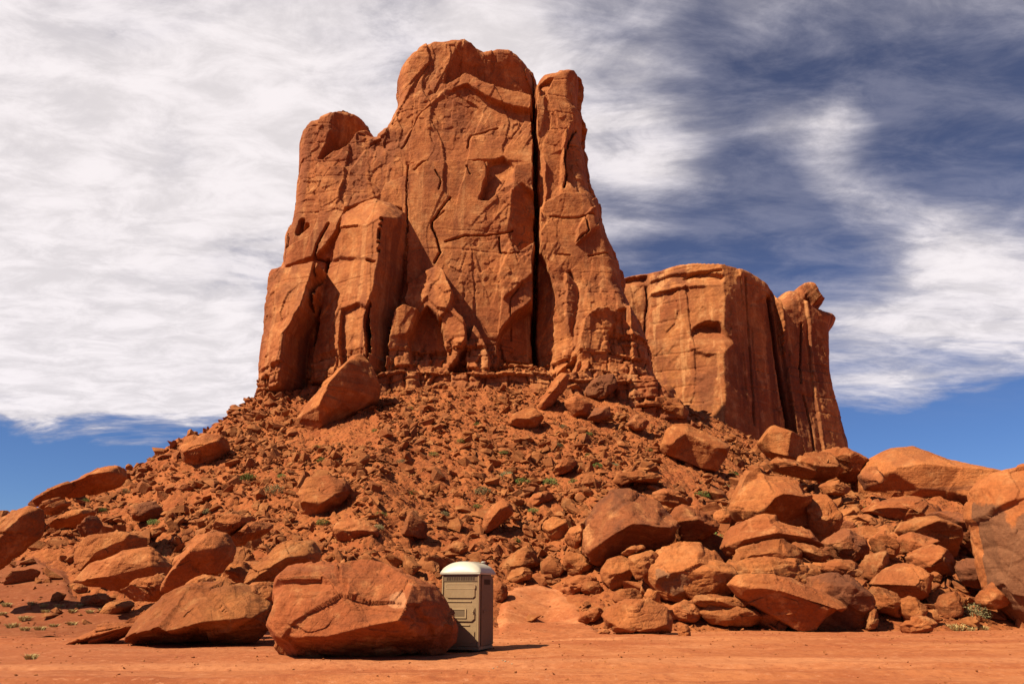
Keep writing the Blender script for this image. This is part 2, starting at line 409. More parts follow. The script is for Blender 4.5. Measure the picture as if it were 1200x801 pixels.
def ground_z(x, y):
    q = np.stack([x, y, np.zeros_like(x)], 1)
    near = np.clip(1 - (np.hypot(x, y) - 60) / 80, 0, 1)
    z = fbm(q, 7.0, 3, 51, stretch=(2.2, 1, 1)) * .10 + fbm(q, 1.3, 4, 53, .6, stretch=(1.6, 1, 1)) * .055 + fbm(q, .33, 3, 57, .6, stretch=(1.3, 1, 1)) * .02
    # shallow wheel ruts across the turnout
    for yy, k, ph in ((16.4, .05, 0.3), (18.3, .04, 1.4), (27.5, .05, 2.2), (30, .05, .8)):
        c = yy + .9 * np.sin(x * .06 + ph) + k * x
        z = z - .06 * np.exp(-((y - c) / .28) ** 2) + .035 * np.exp(-((y - c - .55) / .3) ** 2)
    return z * near
FAN = [(586, 745), (584, 712), (596, 694), (618, 683), (640, 684), (662, 700), (676, 714), (694, 730), (705, 745)]
BANK = [(-90, 745), (-90, 668), (0, 655), (40, 650), (75, 668), (88, 700), (130, 716), (175, 728), (185, 745)]
def bare(x, y, s):
    """1 where the slope is bare dirt without rubble"""
    a, b = unray(x, y, np.maximum(s, 0)); q = np.stack([a, b], 1)
    out = np.zeros(len(a))
    for P in (FAN, BANK):
        m = (a > min(v[0] for v in P) - 30) & (a < max(v[0] for v in P) + 30) & (b > 630)
        if not m.any(): continue
        d = polydist(P, q[m]) * np.where(inpoly(P, q[m]), 1, -1)
        out[m] = np.maximum(out[m], np.clip(.5 + d / 16, 0, 1))
    return out
def talus_z(x, y):
    q = np.stack([x, y, np.zeros_like(x)], 1)
    s = slope(x, y)
    up = np.clip(s / 3.0, 0, 1)
    ang = np.stack([x / np.maximum(y, 1) * 60, y * .12, x * 0], 1)
    a = fbm(ang, 5.0, 4, 67, .55) * .9 + fbm(q, 9.0, 5, 61, .55) * .8 + fbm(q, 2.2, 5, 63, .6) * .35
    f = facet(q, 1.1, 71, two_d=False, tilt=1.4) * .28 + facet(q, .45, 75, tilt=1.2) * .12
    k = 1 - .93 * bare(x, y, s)
    a = a * k; f = f * k
    return s + (a + f) * up + (fbm(q, 1.5, 4, 65, .6) * .08 + f * .15) * (1 - up) - .25 * np.clip(1 - s / .6, 0, 1)
def hit(px, py):
    """where the view line through a photograph point meets slope or flat"""
    rx, rz = ray(px, py)
    Y = np.linspace(13, 110, 2000)
    X = rx * Y; Z = EYE + rz * Y
    h = np.maximum(slope(X, Y), 0)
    k = np.nonzero(Z <= h)[0]
    i = k[0] if len(k) else len(Y) - 1
    return X[i], Y[i], h[i]

# flat ground, one sheet to the horizon
def axis(lo, hi, step, far):
    c = np.arange(lo, hi + 1e-6, step); g = [hi]; d = step
    while g[-1] < far: d *= 1.3; g.append(g[-1] + d)
    h = [lo]; d = step
    while h[-1] > -far: d *= 1.3; h.append(h[-1] - d)
    return np.concatenate([np.array(h[:0:-1]), c, np.array(g[1:])])
gx = axis(-27, 30, .09, 6000); gy = axis(11, 42, .09, 6000)
GX, GY = np.meshgrid(gx, gy)
gz = ground_z(GX.ravel(), GY.ravel())
V = np.stack([GX.ravel(), GY.ravel(), gz], 1)
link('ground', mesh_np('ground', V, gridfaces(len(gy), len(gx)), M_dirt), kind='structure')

tt = np.linspace(-1.0, 1.0, 900); vv = np.linspace(0, 1, 520)
yy = 31 + (150 - 31) * vv ** 1.45
T_, Y_ = np.meshgrid(tt, yy)
tx = (T_ * Y_).ravel(); ty = Y_.ravel()
tz = talus_z(tx, ty)
link('scree_slope', mesh_np('scree_slope', np.stack([tx, ty, tz], 1), gridfaces(len(yy), len(tt)), M_talus), kind='structure')

# bare dirt drifts over the foot of the slope
DRIFTS = []
def drift(P, name, mat):
    H = [hit(a, min(b, 744)) for a, b in P]
    x0, x1 = min(h[0] for h in H) - 1.5, max(h[0] for h in H) + 1.5; y0, y1 = min(h[1] for h in H) - 1, max(h[1] for h in H) + 1.5
    xs, ys = np.arange(x0, x1, .12), np.arange(y0, y1, .12); X, Y = np.meshgrid(xs, ys); X, Y = X.ravel(), Y.ravel()
    s = slope(X, Y); b = bare(X, Y, s); q = np.stack([X, Y, X * 0], 1)
    z = np.maximum(talus_z(X, Y), ground_z(X, Y) * .3) + (b + fbm(q, .8, 4, 91) * .25 - .5) * .38 + fbm(q, .5, 4, 93, .6) * .03
    me = mesh_np(name, np.stack([X, Y, z], 1), gridfaces(len(ys), len(xs)), mat); link(name, me, kind='structure')
    DRIFTS.append((xs, ys, z.reshape(len(ys), len(xs))))
drift(FAN, 'dirt_fan', M_dirt); drift(BANK, 'dirt_bank', M_bank)
def top_z(x, y):
    z = np.maximum(talus_z(x, y), ground_z(x, y))
    for xs, ys, Z in DRIFTS:
        i = np.clip(((x - xs[0]) / .12).round().astype(int), 0, len(xs) - 1); j = np.clip(((y - ys[0]) / .12).round().astype(int), 0, len(ys) - 1)
        m = (x > xs[0]) & (x < xs[-1]) & (y > ys[0]) & (y < ys[-1])
        z = np.where(m, np.maximum(z, Z[j, i]), z)
    return z

# ------------------------------------------------------------------ cliffs: relief walls with thickness
def cliff(outline, Yface, step, polys, cracks, edgeR, edgeD, back, extra, mat, name, warp=.35, rimk=1.0, blur=1):
    """outline: photograph points; Yface(z): distance of the plain wall; polys: (points, offsets) set in order."""
    def world(px, py, off):
        rx, rz = ray(px, py); z = 30.0
        for _ in range(4):
            Y = Yface(z) - off; z = EYE + rz * Y
        return rx * Y, z
    force = {i: v[2] for i, v in enumerate(outline) if len(v) > 2}; outline = [v[:2] for v in outline]
    O = np.array([world(a, b, -edgeD * .6) for a, b in outline])
    oo = np.zeros(len(O)); cen0 = np.array([O[:, 0].mean(), np.median(O[:, 1])])
    for _ in range(2):
        to = cen0 - O; qi = O + to / (np.hypot(*to.T)[:, None] + 1e-6) * (edgeR * .5)
        for pts, vals, *mode in polys:
            if not hasattr(vals, '__len__'): vals = [vals] * len(pts)
            P = [world(a, b, v) for (a, b), v in zip(pts, vals)]; n = len(P)
            v = tin(P, vals, [(i, (i + 1) % n) for i in range(n)], qi); k = ~np.isnan(v); oo[k] = v[k]
        for i_, v_ in force.items(): oo[i_] = v_
        O = np.array([world(a, b, o_ * rimk - edgeD * .6) for (a, b), o_ in zip(outline, oo)])
    x0, x1, z0, z1 = O[:, 0].min() - 1, O[:, 0].max() + 1, O[:, 1].min() - 1, O[:, 1].max() + 1
    xs = np.arange(x0, x1, step); zs = np.arange(z0, z1, step)
    X, Z = np.meshgrid(xs, zs); nr, nc = X.shape
    q3 = np.stack([X.ravel(), np.zeros(X.size), Z.ravel()], 1)
    wx = fbm(q3, 3.0, 5, 5, .6) * warp; wz = fbm(q3, 3.0, 5, 9, .6) * warp
    q = np.stack([X.ravel() + wx, Z.ravel() + wz], 1)
    sdm = polydist(O, q) * np.where(inpoly(O, q), 1, -1)
    off = np.zeros(len(q))
    for pts, vals, *mode in polys:
        if not hasattr(vals, '__len__'): vals = [vals] * len(pts)
        P = [world(a, b, v) for (a, b), v in zip(pts, vals)]
        n = len(P)
        v = tin(P, vals, [(i, (i + 1) % n) for i in range(n)], q)
        k = ~np.isnan(v)
        if mode and mode[0] == 'add': off[k] += v[k]
        elif mode and mode[0] == 'max': off[k] = np.maximum(off[k], v[k])
        else: off[k] = v[k]
    for _ in range(blur):
        A = off.reshape(nr, nc); Ap = np.pad(A, 1, 'edge')
        off = (Ap[1:-1, 1:-1] * .25 + (Ap[:-2, 1:-1] + Ap[2:, 1:-1] + Ap[1:-1, :-2] + Ap[1:-1, 2:]) * .125 + (Ap[:-2, :-2] + Ap[2:, 2:] + Ap[2:, :-2] + Ap[:-2, 2:]) * .0625).ravel()
    off = off + extra(q3, q, X.ravel(), Z.ravel())
    for pts, width, depth in cracks:
        P = [world(a, b, 1) for a, b in pts]
        d = polydist(P, q, False)
        off -= depth * np.clip(1.3 - d / width, 0, 1)
    rc = np.clip(sdm / edgeR, 0, 1)
    rec = edgeD * (1 - np.sqrt(np.clip(1 - (1 - rc) ** 2, 0, 1)))
    Y = Yface(Z.ravel()) - off + rec
    # snap the rim
    G = sdm.reshape(nr, nc); gz_, gx_ = np.gradient(G, step)
    keep = (G > -step * .9)
    k = keep & (G < 0)
    Xs, Zs = X.copy(), Z.copy()
    gl = np.maximum(1, np.hypot(gx_, gz_))
    Xs[k] -= (gx_ / gl)[k] * G[k]; Zs[k] -= (gz_ / gl)[k] * G[k]
    F = gridfaces(nr, nc); kk = keep.ravel(); F = F[kk[F].all(1)]
    used = np.unique(F); remap = -np.ones(nr * nc, np.int64); remap[used] = np.arange(len(used)); F = remap[F]
    Vf = np.stack([Xs.ravel()[used], Y[used], Zs.ravel()[used]], 1)
    yb = back - rec[used] * 1.3
    Vb = Vf.copy(); Vb[:, 1] = Yface(Vf[:, 2]) + yb + fbm(Vf, 6, 4, 31) * 1.0
    n = len(Vf)
    E = np.concatenate([F[:, [0, 1]], F[:, [1, 2]], F[:, [2, 3]], F[:, [3, 0]]])
    key = np.sort(E, 1); code = key[:, 0] * n + key[:, 1]
    u, idx, cnt = np.unique(code, return_index=True, return_counts=True)
    be = E[idx[cnt == 1]]
    # rim wall in several steps so that it can carry relief
    bv = np.unique(be); bm = -np.ones(n, np.int64); bm[bv] = np.arange(len(bv))
    K = 24
    cen = Vf[bv].mean(0)
    rings = []
    for s in range(1, K):
        t = s / K; A = Vf[bv] * (1 - t) + Vb[bv] * t
        bul = math.sin(math.pi * t) * 1.2
        A[:, 0] += np.sign(A[:, 0] - cen[0]) * (bul * .5 + fbm(A, 4, 4, 41) * .7)
        rings.append(A)
    allV = [Vf, Vb] + rings
    side = []
    def ringidx(s):
        return (lambda v: v) if s == 0 else ((lambda v: v + n) if s == K else (lambda v, s=s: 2 * n + (s - 1) * len(bv) + bm[v]))
    for s in range(K):
        a, b = ringidx(s), ringidx(s + 1)
        side.append(np.stack([a(be[:, 1]), a(be[:, 0]), b(be[:, 0]), b(be[:, 1])], 1))
    FF = np.concatenate([F, F[:, ::-1] + n] + side)
    me = mesh_np(name, np.concatenate(allV), FF, mat)
    # sharp-ish shading
    return me

def yA(z): return 88.0 + .075 * (np.asarray(z) - 24.0)
OUT_A = [(296, 560), (300, 470), (304, 455), (303, 430), (305, 408), (308, 385), (311, 350), (313, 325), (318, 318), (331, 314), (333, 282), (342, 256), (345, 232), (348, 206),
         (350, 172), (354, 160), (364, 148), (378, 142), (400, 140), (418, 142), (429, 148), (441, 163), (446, 158), (452, 155), (459, 141), (466, 128), (467, 112), (465, 97), (470, 83), (480, 71),
         (492, 61), (508, 55), (531, 52), (548, 53), (560, 57, 0), (568, 61, -.4), (580, 58, -.6), (598, 60, -1), (609, 67, -1.6), (620, 77, -2.2), (625, 90, -2.6), (626, 101, -3), (628, 108, -2), (629.5, 98, -1.2), (634, 92, -1.2), (648, 90, -1), (651, 88, -1), (664, 87, -1.1),
         (675, 86.5), (678, 93), (678, 132), (681, 136), (683, 160), (685, 180), (690, 205), (692, 225), (700, 238), (705, 252), (711, 272), (718, 290), (722, 305), (727, 308), (730, 335), (738, 352),
         (748, 372), (758, 395), (764, 420), (772, 450), (800, 480), (840, 520), (840, 560)]
POLY_A = [
    # summit dome: streaked concave face turned away from the sun
    ([(533, 64), (545, 40), (560, 40), (568, 40), (610, 35), (628, 60), (627, 135), (600, 131), (572, 120), (548, 104), (530, 108), (519, 104), (526, 88)], [-.4, 0, -.4, -.6, -1.6, -2.6, -5, -5.0, -4.4, -3.6, -2.2, -1.2, -1.2]),
    ([(519, 104), (530, 108), (548, 104), (572, 120), (600, 131), (625, 135), (627, 190), (575, 186), (520, 190), (478, 192), (470, 165), (495, 130)], [.2, -.4, -.8, -1.2, -1.4, -1.4, .0, .4, .6, .6, .3, .3]),
    # left knob: hollow face
    ([(386, 152), (392, 128), (418, 122), (438, 134), (446, 160), (425, 178), (413, 194), (398, 195), (384, 196), (376, 190), (380, 170)], [.2, 0, -2.4, -3.8, -5.0, -5.0, -4.6, -4.0, -2.4, -1.0, 0]),
    ([(350, 172), (376, 190), (384, 196), (413, 194), (425, 178), (441, 168), (452, 160), (440, 235), (405, 245), (395, 268), (372, 300), (333, 312), (333, 282), (348, 206)], [0, .4, .6, .4, .2, -.8, -.4, 1.2, 1.4, 1.4, 1, .4, .4, .2]),
    ([(441, 168), (470, 165), (478, 192), (476, 262), (470, 245), (440, 235), (430, 205), (436, 185)], [-.6, .2, .8, 1.5, 1.2, .9, .6, .4]),
    # broad central wall
    ([(478, 192), (500, 186), (560, 187), (600, 192), (627, 190), (628, 430), (560, 430), (520, 420), (476, 330), (476, 262)], [1.2, 1.4, 1.4, 1.2, .6, .8, 1.4, 1.4, 1.3, 1.3]),
    ([(561, 242), (572, 215), (573, 194), (590, 190), (602, 197), (601, 214), (586, 224), (572, 240)], [-.8, -.6, -.8, -1.2, -.4, .6, .6, 0]),
    ([(600, 222), (611, 214), (627, 238), (627, 289), (610, 300), (598, 286), (594, 262)], [1.4, .8, -1.6, -1.8, -.8, .4, 1.2]),
    ([(598, 287), (611, 300), (628, 290), (628, 318), (590, 350), (584, 320)], [1.6, 1.7, 1.4, 1.6, 1.6, 1.6]),
    # big flake low in the wall
    ([(478, 330), (498, 318), (512, 311), (520, 316), (532, 340), (529, 356), (516, 372), (498, 380), (484, 372), (474, 352)], [2.2, 2.6, 3, 3.6, 4.2, 4.2, 3.8, 3, 2.6, 2.2]),
    ([(518, 372), (530, 356), (545, 372), (548, 395), (536, 418), (524, 432), (516, 404)], [3.4, 3.8, 4.2, 4.4, 4.2, 3.4, 3]),
    ([(548, 400), (556, 378), (563, 388), (572, 415), (574, 436), (545, 436)], [2.6, 3, 3, 3.4, 3.6, 3.4]),
    ([(463, 362), (474, 357), (490, 360), (494, 372), (484, 388), (480, 400), (524, 410), (526, 438), (450, 438), (455, 395)], [4.6, 5, 5, 4.6, 4.4, 3.6, 3, 4.2, 4.8, 4.6]),
    ([(494, 374), (503, 366), (514, 376), (522, 396), (526, 432), (484, 432), (482, 400)], [1.2, 1, 1, 1.4, 2.4, 2.4, 1.6]),
    # dark arch under the great crack
    ([(582, 434), (582, 408), (589, 393), (602, 380), (628, 366), (628, 436)], [-.6, -1, -1.6, -2, -3.6, -3.6]),
    # right pillar
    ([(628, 70), (651, 70), (690, 72), (684, 135), (660, 158), (655, 215), (660, 240), (628.5, 240)], [-1.2, -.8, -1.2, -1.6, -1.2, -.6, .6, .4]),
    ([(632, 99), (648, 98), (644, 107), (636, 116), (633, 117)], [-2.4, -2.4, -2.2, -2.0, -2.0]),
    ([(664, 158), (684, 134), (694, 180), (700, 225), (690, 238), (662, 214)], [-1.8, -2.2, -2, -1.4, -.8, -1]),
    ([(629, 240), (660, 224), (690, 226), (700, 240), (712, 275), (722, 305), (728, 335), (738, 360), (700, 370), (690, 420), (650, 420), (629, 330)], [1, 1.4, .6, .6, .4, 0, 0, .4, 1.6, 1.8, 1.8, .8]),
    ([(630, 170), (640, 190), (641, 225), (634, 250), (630, 250)], [-1.4, .4, .6, 1, -1]),
    ([(629, 300), (640, 312), (645, 332), (652, 350), (664, 392), (672, 410), (664, 424), (655, 436), (629, 436)], [-3, -1.6, -.8, .2, .6, .8, 1.2, 1.4, -3.6]),
    ([(662, 318), (668, 322), (680, 340), (679, 362), (672, 388), (671, 408), (664, 380)], [1.6, -.8, .2, .8, 1, 1.6, 1.8]),
    ([(698, 238), (705, 252), (708, 262), (690, 272), (676, 282), (676, 268), (686, 250)], [1.2, .6, .6, 1.4, 1.6, 1.6, 1.4]),
    # turret at the right foot
    ([(672, 445), (678, 400), (686, 370), (700, 358), (714, 357), (728, 362), (738, 378), (744, 410), (745, 450)], [3, 3.2, 3.4, 3.8, 4, 3.4, 2.8, 2.6, 3]),
    ([(708, 362), (722, 360), (736, 378), (742, 410), (738, 425), (712, 420), (712, 395), (720, 382)], [3.8, 3.0, 1.4, 1.2, 1.6, 2.2, 2, 2]),
    ([(738, 352), (750, 378), (768, 430), (766, 445), (742, 440), (738, 400)], [2.4, .6, -.4, .6, 1.8, 2]),
    ([(640, 442), (660, 436), (700, 430), (770, 440), (800, 480), (840, 520), (640, 520)], [4.6, 4.4, 4.2, 4, 4, 4, 6]),
    # left buttresses
    ([(300, 470), (303, 430), (308, 385), (313, 324), (331, 314), (345, 311), (366, 306), (380, 309), (366, 340), (345, 368), (332, 392), (328, 425), (326, 470)], [3.4, 3.4, 3.4, 3.6, 3.8, 4.2, 5, 5.6, 6.6, 7, 7.2, 7.4, 7.6]),
    ([(380, 309), (384, 322), (378, 350), (368, 395), (362, 452), (326, 470), (328, 425), (332, 392), (345, 368), (366, 340)], [5.6, 2, -.6, -1, -1, 5.6, 7.4, 7.2, 7, 6.6]),
    ([(386, 306), (400, 300), (428, 304), (434, 306), (432, 350), (426, 385), (430, 442), (362, 450), (369, 398), (378, 352)], [1.6, 2.8, 5.4, 6, 6.2, 6, 6.8, 2, 2, 2]),
    ([(398, 268), (430, 266), (446, 256), (443, 306), (428, 304), (400, 301), (388, 305), (391, 285)], [4.2, 5.6, 6.4, 6.6, 5.6, 3.6, 2.2, 3]),
    ([(446, 256), (466, 256), (475, 262), (476, 300), (471, 345), (464, 395), (452, 440), (430, 442), (432, 350), (434, 306), (443, 306)], [6.6, 4.2, 1.8, .8, .4, .6, 2.6, 6.8, 6.2, 6, 6.6]),
    ([(396, 266), (402, 250), (420, 240), (440, 233), (458, 238), (472, 248), (476, 262), (466, 256), (446, 256), (430, 266)], [4, 2.6, 2, 1.8, 1.8, 1.6, 1.8, 4.2, 6.6, 5.8]),
    ([(402, 365), (420, 358), (430, 362), (424, 385), (428, 440), (404, 442), (400, 410)], [3.2, 4.4, 5.4, 5.2, 6, 3.4, 3]),
    # bedded plinth
    ([(440, 440), (452, 433), (520, 434), (572, 433), (628, 434), (672, 440), (690, 480), (420, 480)], [6.4, 6, 5.2, 5, 4.6, 4.6, 6, 7]),
    ([(280, 560), (300, 456), (330, 462), (362, 450), (440, 440), (440, 480), (420, 560)], [3.6, 3.8, 3.2, 4, 6, 8, 9]),
]
CR_A = [([(626.5, 84), (627, 110), (627.5, 160), (629, 240), (628.5, 300), (628, 380), (627, 432)], .30, 7.0),
        ([(679, 134), (668, 150), (663, 165), (662, 180), (664, 195), (661, 214)], .13, 1.6), ([(664, 158), (680, 154)], .10, .9),
        ([(526, 232), (517, 245), (506, 260), (506, 268), (512, 282), (517, 298), (510, 310)], .12, 1.2), ([(478, 192), (476, 262), (472, 330)], .10, .8),
        ([(505, 262), (520, 248)], .08, .6), ([(522, 286), (545, 277), (570, 276), (594, 272), (600, 268)], .12, 1.0), ([(585, 277), (587, 296), (600, 300), (607, 297)], .10, .8),
        ([(645, 252), (672, 254), (696, 250)], .10, .8), ([(686, 252), (690, 270), (676, 282)], .10, .8), ([(690, 298), (712, 293)], .10, .8), ([(655, 296), (668, 297)], .08, .7),
        ([(382, 300), (380, 320), (366, 400)], .16, 1.6), ([(386, 262), (372, 286), (368, 300), (386, 304)], .16, 1.4), ([(352, 256), (348, 270), (358, 262)], .35, 1.2),
        ([(470, 170), (480, 150), (492, 128), (503, 120)], .10, .5), ([(572, 200), (566, 186)], .1, .5),
        ([(548, 170), (552, 155), (572, 146), (582, 143)], .10, .7), ([(600, 390), (598, 350), (612, 332)], .08, .5), ([(318, 318), (318, 350), (312, 380)], .10, .8),
        ([(512, 202), (518, 212), (514, 224)], .09, .8), ([(548, 196), (553, 206)], .09, .8), ([(486, 200), (500, 190), (540, 187)], .12, .7)]
def extraA(q3, q, X, Z):
    w = fbm(q3, 9, 3, 15)
    wv = np.stack([w * 2, w * 0, w * 3], 1)
    rug = np.clip(.35 + fbm(q3, 11, 3, 17) * 2.2, .15, 1)
    rug = np.maximum(rug, .9 * np.exp(-((Z - 59.5 - fbm(q3, 8, 2, 19) * 2) / 3.2) ** 2))       # broken band under the summit
    rug = np.maximum(rug, .9 * np.clip((-12 - X) / 4, 0, 1) * np.clip((Z - 44) / 4, 0, 1))
    f = facet(q3 + wv, 6.0, 21, (.7, 1, 2.6), True, .8) * .50
    f += facet(q3 + wv, 2.3, 27, (.8, 1, 1.5), True, 1.3) * .26 * rug
    f += facet(q3 + wv * .3, .8, 33, (1, 1, 1.3), True, 1.2) * .15 * rug
    zb = Z + fbm(q3, 6, 3, 23) * .6
    f -= .10 * np.clip(1 - np.abs(zb / 2.7 - np.round(zb / 2.7)) / .05, 0, 1) * np.clip(fbm(q3, 7, 2, 25) * 3, 0, 1)      # thin bedding partings
    f += fbm(q3, 3.5, 6, 37, .66) * .12 + fbm(q3, .8, 4, 39, .6) * .08 * rug
    # bedding of the lower wall: overhanging courses broken by joints
    low = np.clip((27.6 + fbm(q3, 9, 3, 3) * 3.5 + 1.8 * np.clip((X - 9) / 4, 0, 1) - Z) / 1.5, 0, 1)
    zz = Z + fbm(q3, 5, 4, 43) * .9; zz = zz + .35 * np.sin(zz * 2.1) + .25 * np.sin(zz * 5.3 + 1)
    lay = np.floor(zz / .95); fr = zz / .95 - lay
    jr = _h(lay.astype(np.int64), lay.astype(np.int64) * 0, lay.astype(np.int64) * 0 + 7, 3)
    blk = cells(np.stack([X + lay * 17.7 + fbm(q3, 1.5, 3, 45) * .5, X * 0, zz * 0], 1), 2.3, 47, two_d=True)
    bed = (jr - .5) * 1.0 + (blk[0][:, 0] - .5) * .8 + fbm(q3, .9, 4, 49, .6) * .35 - .5 * np.clip(1 - np.minimum(fr, 1 - fr) / .10, 0, 1) - .5 * np.clip(1 - blk[2] / .10, 0, 1)
    return f + bed * low
me = cliff(OUT_A, yA, .092, POLY_A, CR_A, 2.2, 5.0, 13, extraA, M_cliff, 'butte_wall')
link('sandstone_butte', me, label='towering red sandstone butte with a round left knob and a split right pillar', cat='butte')

def yB(z): return 132.0 + .05 * (np.asarray(z) - 30.0)
OUT_B = [(690, 580), (700, 340), (728, 327), (745, 322), (765, 321), (790, 317), (812, 316), (832, 318), (855, 323), (872, 328), (890, 332), (898, 336), (902, 344), (908, 350), (914, 345, -3), (920, 340, -3), (934, 338, -3.4), (942, 341, -3.8),
         (946, 347, -4.2), (950, 358, -5), (958, 363, -6.5), (968, 367, -8.5), (978, 374, -10), (977, 383, -10.5), (972, 392), (972, 410), (974, 440), (979, 465), (986, 490), (993, 515), (996, 535), (1000, 600), (700, 620)]
POLY_B = [
    ([(700, 340), (728, 327), (760, 324), (762, 345), (758, 400), (770, 450), (770, 600), (690, 600)], [-3, -2.5, -1.6, -1, -1.6, -1, 0, -2]),
    ([(760, 310), (800, 305), (846, 308), (850, 350), (848, 400), (850, 460), (850, 600), (770, 600), (768, 440), (757, 400), (762, 345)], [0, 3, 5.5, 6.5, 7, 7.2, 8, 1.5, .8, .4, .2]),
    ([(846, 308), (872, 314), (898, 322), (906, 346), (915, 400), (926, 460), (945, 600), (850, 600), (850, 460), (848, 400), (850, 350)], [5.5, 4, 1, -1.5, -3, -4, -6, 8, 7.2, 7, 6.5]),
    ([(762, 331), (790, 322), (830, 322), (846, 327), (846, 333), (800, 335), (762, 344)], [-.4, 1.6, 3.4, 4.4, 6.2, 4, 1]),
    ([(806, 396), (812, 386), (824, 381), (838, 384), (850, 393), (862, 402), (850, 412), (828, 414), (810, 408)], [4.3, 3.0, 2.8, 3.2, 5.2, 5.8, 6.9, 6.2, 4.8]),
    # cleft then second tower
    ([(903, 330), (909, 330), (917, 400), (925, 450), (936, 520), (942, 600), (934, 600), (926, 520), (918, 440), (910, 385)], [-6, -9, -9, -9, -9, -9, -9, -8, -7, -6]),
    ([(909, 330), (922, 325), (940, 325), (952, 355), (951, 400), (953, 440), (958, 480), (966, 530), (970, 600), (942, 600), (936, 520), (925, 450), (917, 400)], [-3, -3, -4, -6, -6, -5.6, -5.4, -5, -5, -2, -2, -2.4, -2.8]),
    ([(945, 350), (952, 355), (1002, 350), (1006, 392), (1004, 420), (1010, 465), (1025, 530), (1030, 600), (970, 600), (966, 530), (958, 480), (953, 440), (951, 400)], [-4.4, -5, -12, -12, -12, -12.5, -13, -13, -4, -4, -4.4, -4.8, -5]),
]
CR_B = [([(905, 345), (912, 385), (922, 440), (932, 490), (944, 540)], .5, 3.0), ([(952, 366), (952, 400), (950, 440)], .2, 1.4), ([(760, 330), (762, 350), (757, 400)], .25, 1.2),
        ([(953, 455), (962, 490), (967, 530)], .2, 1.2), ([(868, 330), (876, 420), (880, 500)], .2, .5), ([(800, 330), (815, 326), (838, 328)], .2, 1.2)]
def extraB(q3, q, X, Z):
    f = facet(q3, 8.0, 121, (1, 1, 2.2), True, 1.0) * .5 + facet(q3, 2.6, 127, (1, 1, 2.4), True, 1.1) * .16
    f += fbm(q3, 5, 6, 137, .66) * .34 + fbm(q3, 1.0, 4, 139, .6) * .14 + facet(q3, 1.6, 129, (1, 1, 1.2), True, 1.2) * .12
    zb = Z + fbm(q3, 6, 3, 123) * .8
    f -= .25 * np.clip(1 - np.abs(zb / 3.1 - np.round(zb / 3.1)) / .06, 0, 1) * np.clip(fbm(q3, 9, 2, 125) * 3, 0, 1)
    flute = fbm(np.stack([X, X * 0, Z * .06], 1), 1.6, 4, 141, .6) * .16
    cap = np.clip((Z - 55.5 - fbm(q3, 9, 3, 145) * 1.0) / .4, 0, 1)
    zz = Z + fbm(q3, 7, 3, 143) * .8
    lay = np.floor(zz / 1.5); led = (_h(lay.astype(np.int64), lay.astype(np.int64) * 0, lay.astype(np.int64) * 0 + 3, 8) - .5) * .8
    return f + flute * np.clip((X - 24) / 8, 0, 1) + led * cap
me = cliff(OUT_B, yB, .16, POLY_B, CR_B, 3.5, 9.0, 60, extraB, M_mesa, 'mesa_wall', warp=.2)
link('sandstone_mesa', me, label='lower streaked sandstone mesa standing behind the right foot of the butte', cat='mesa')
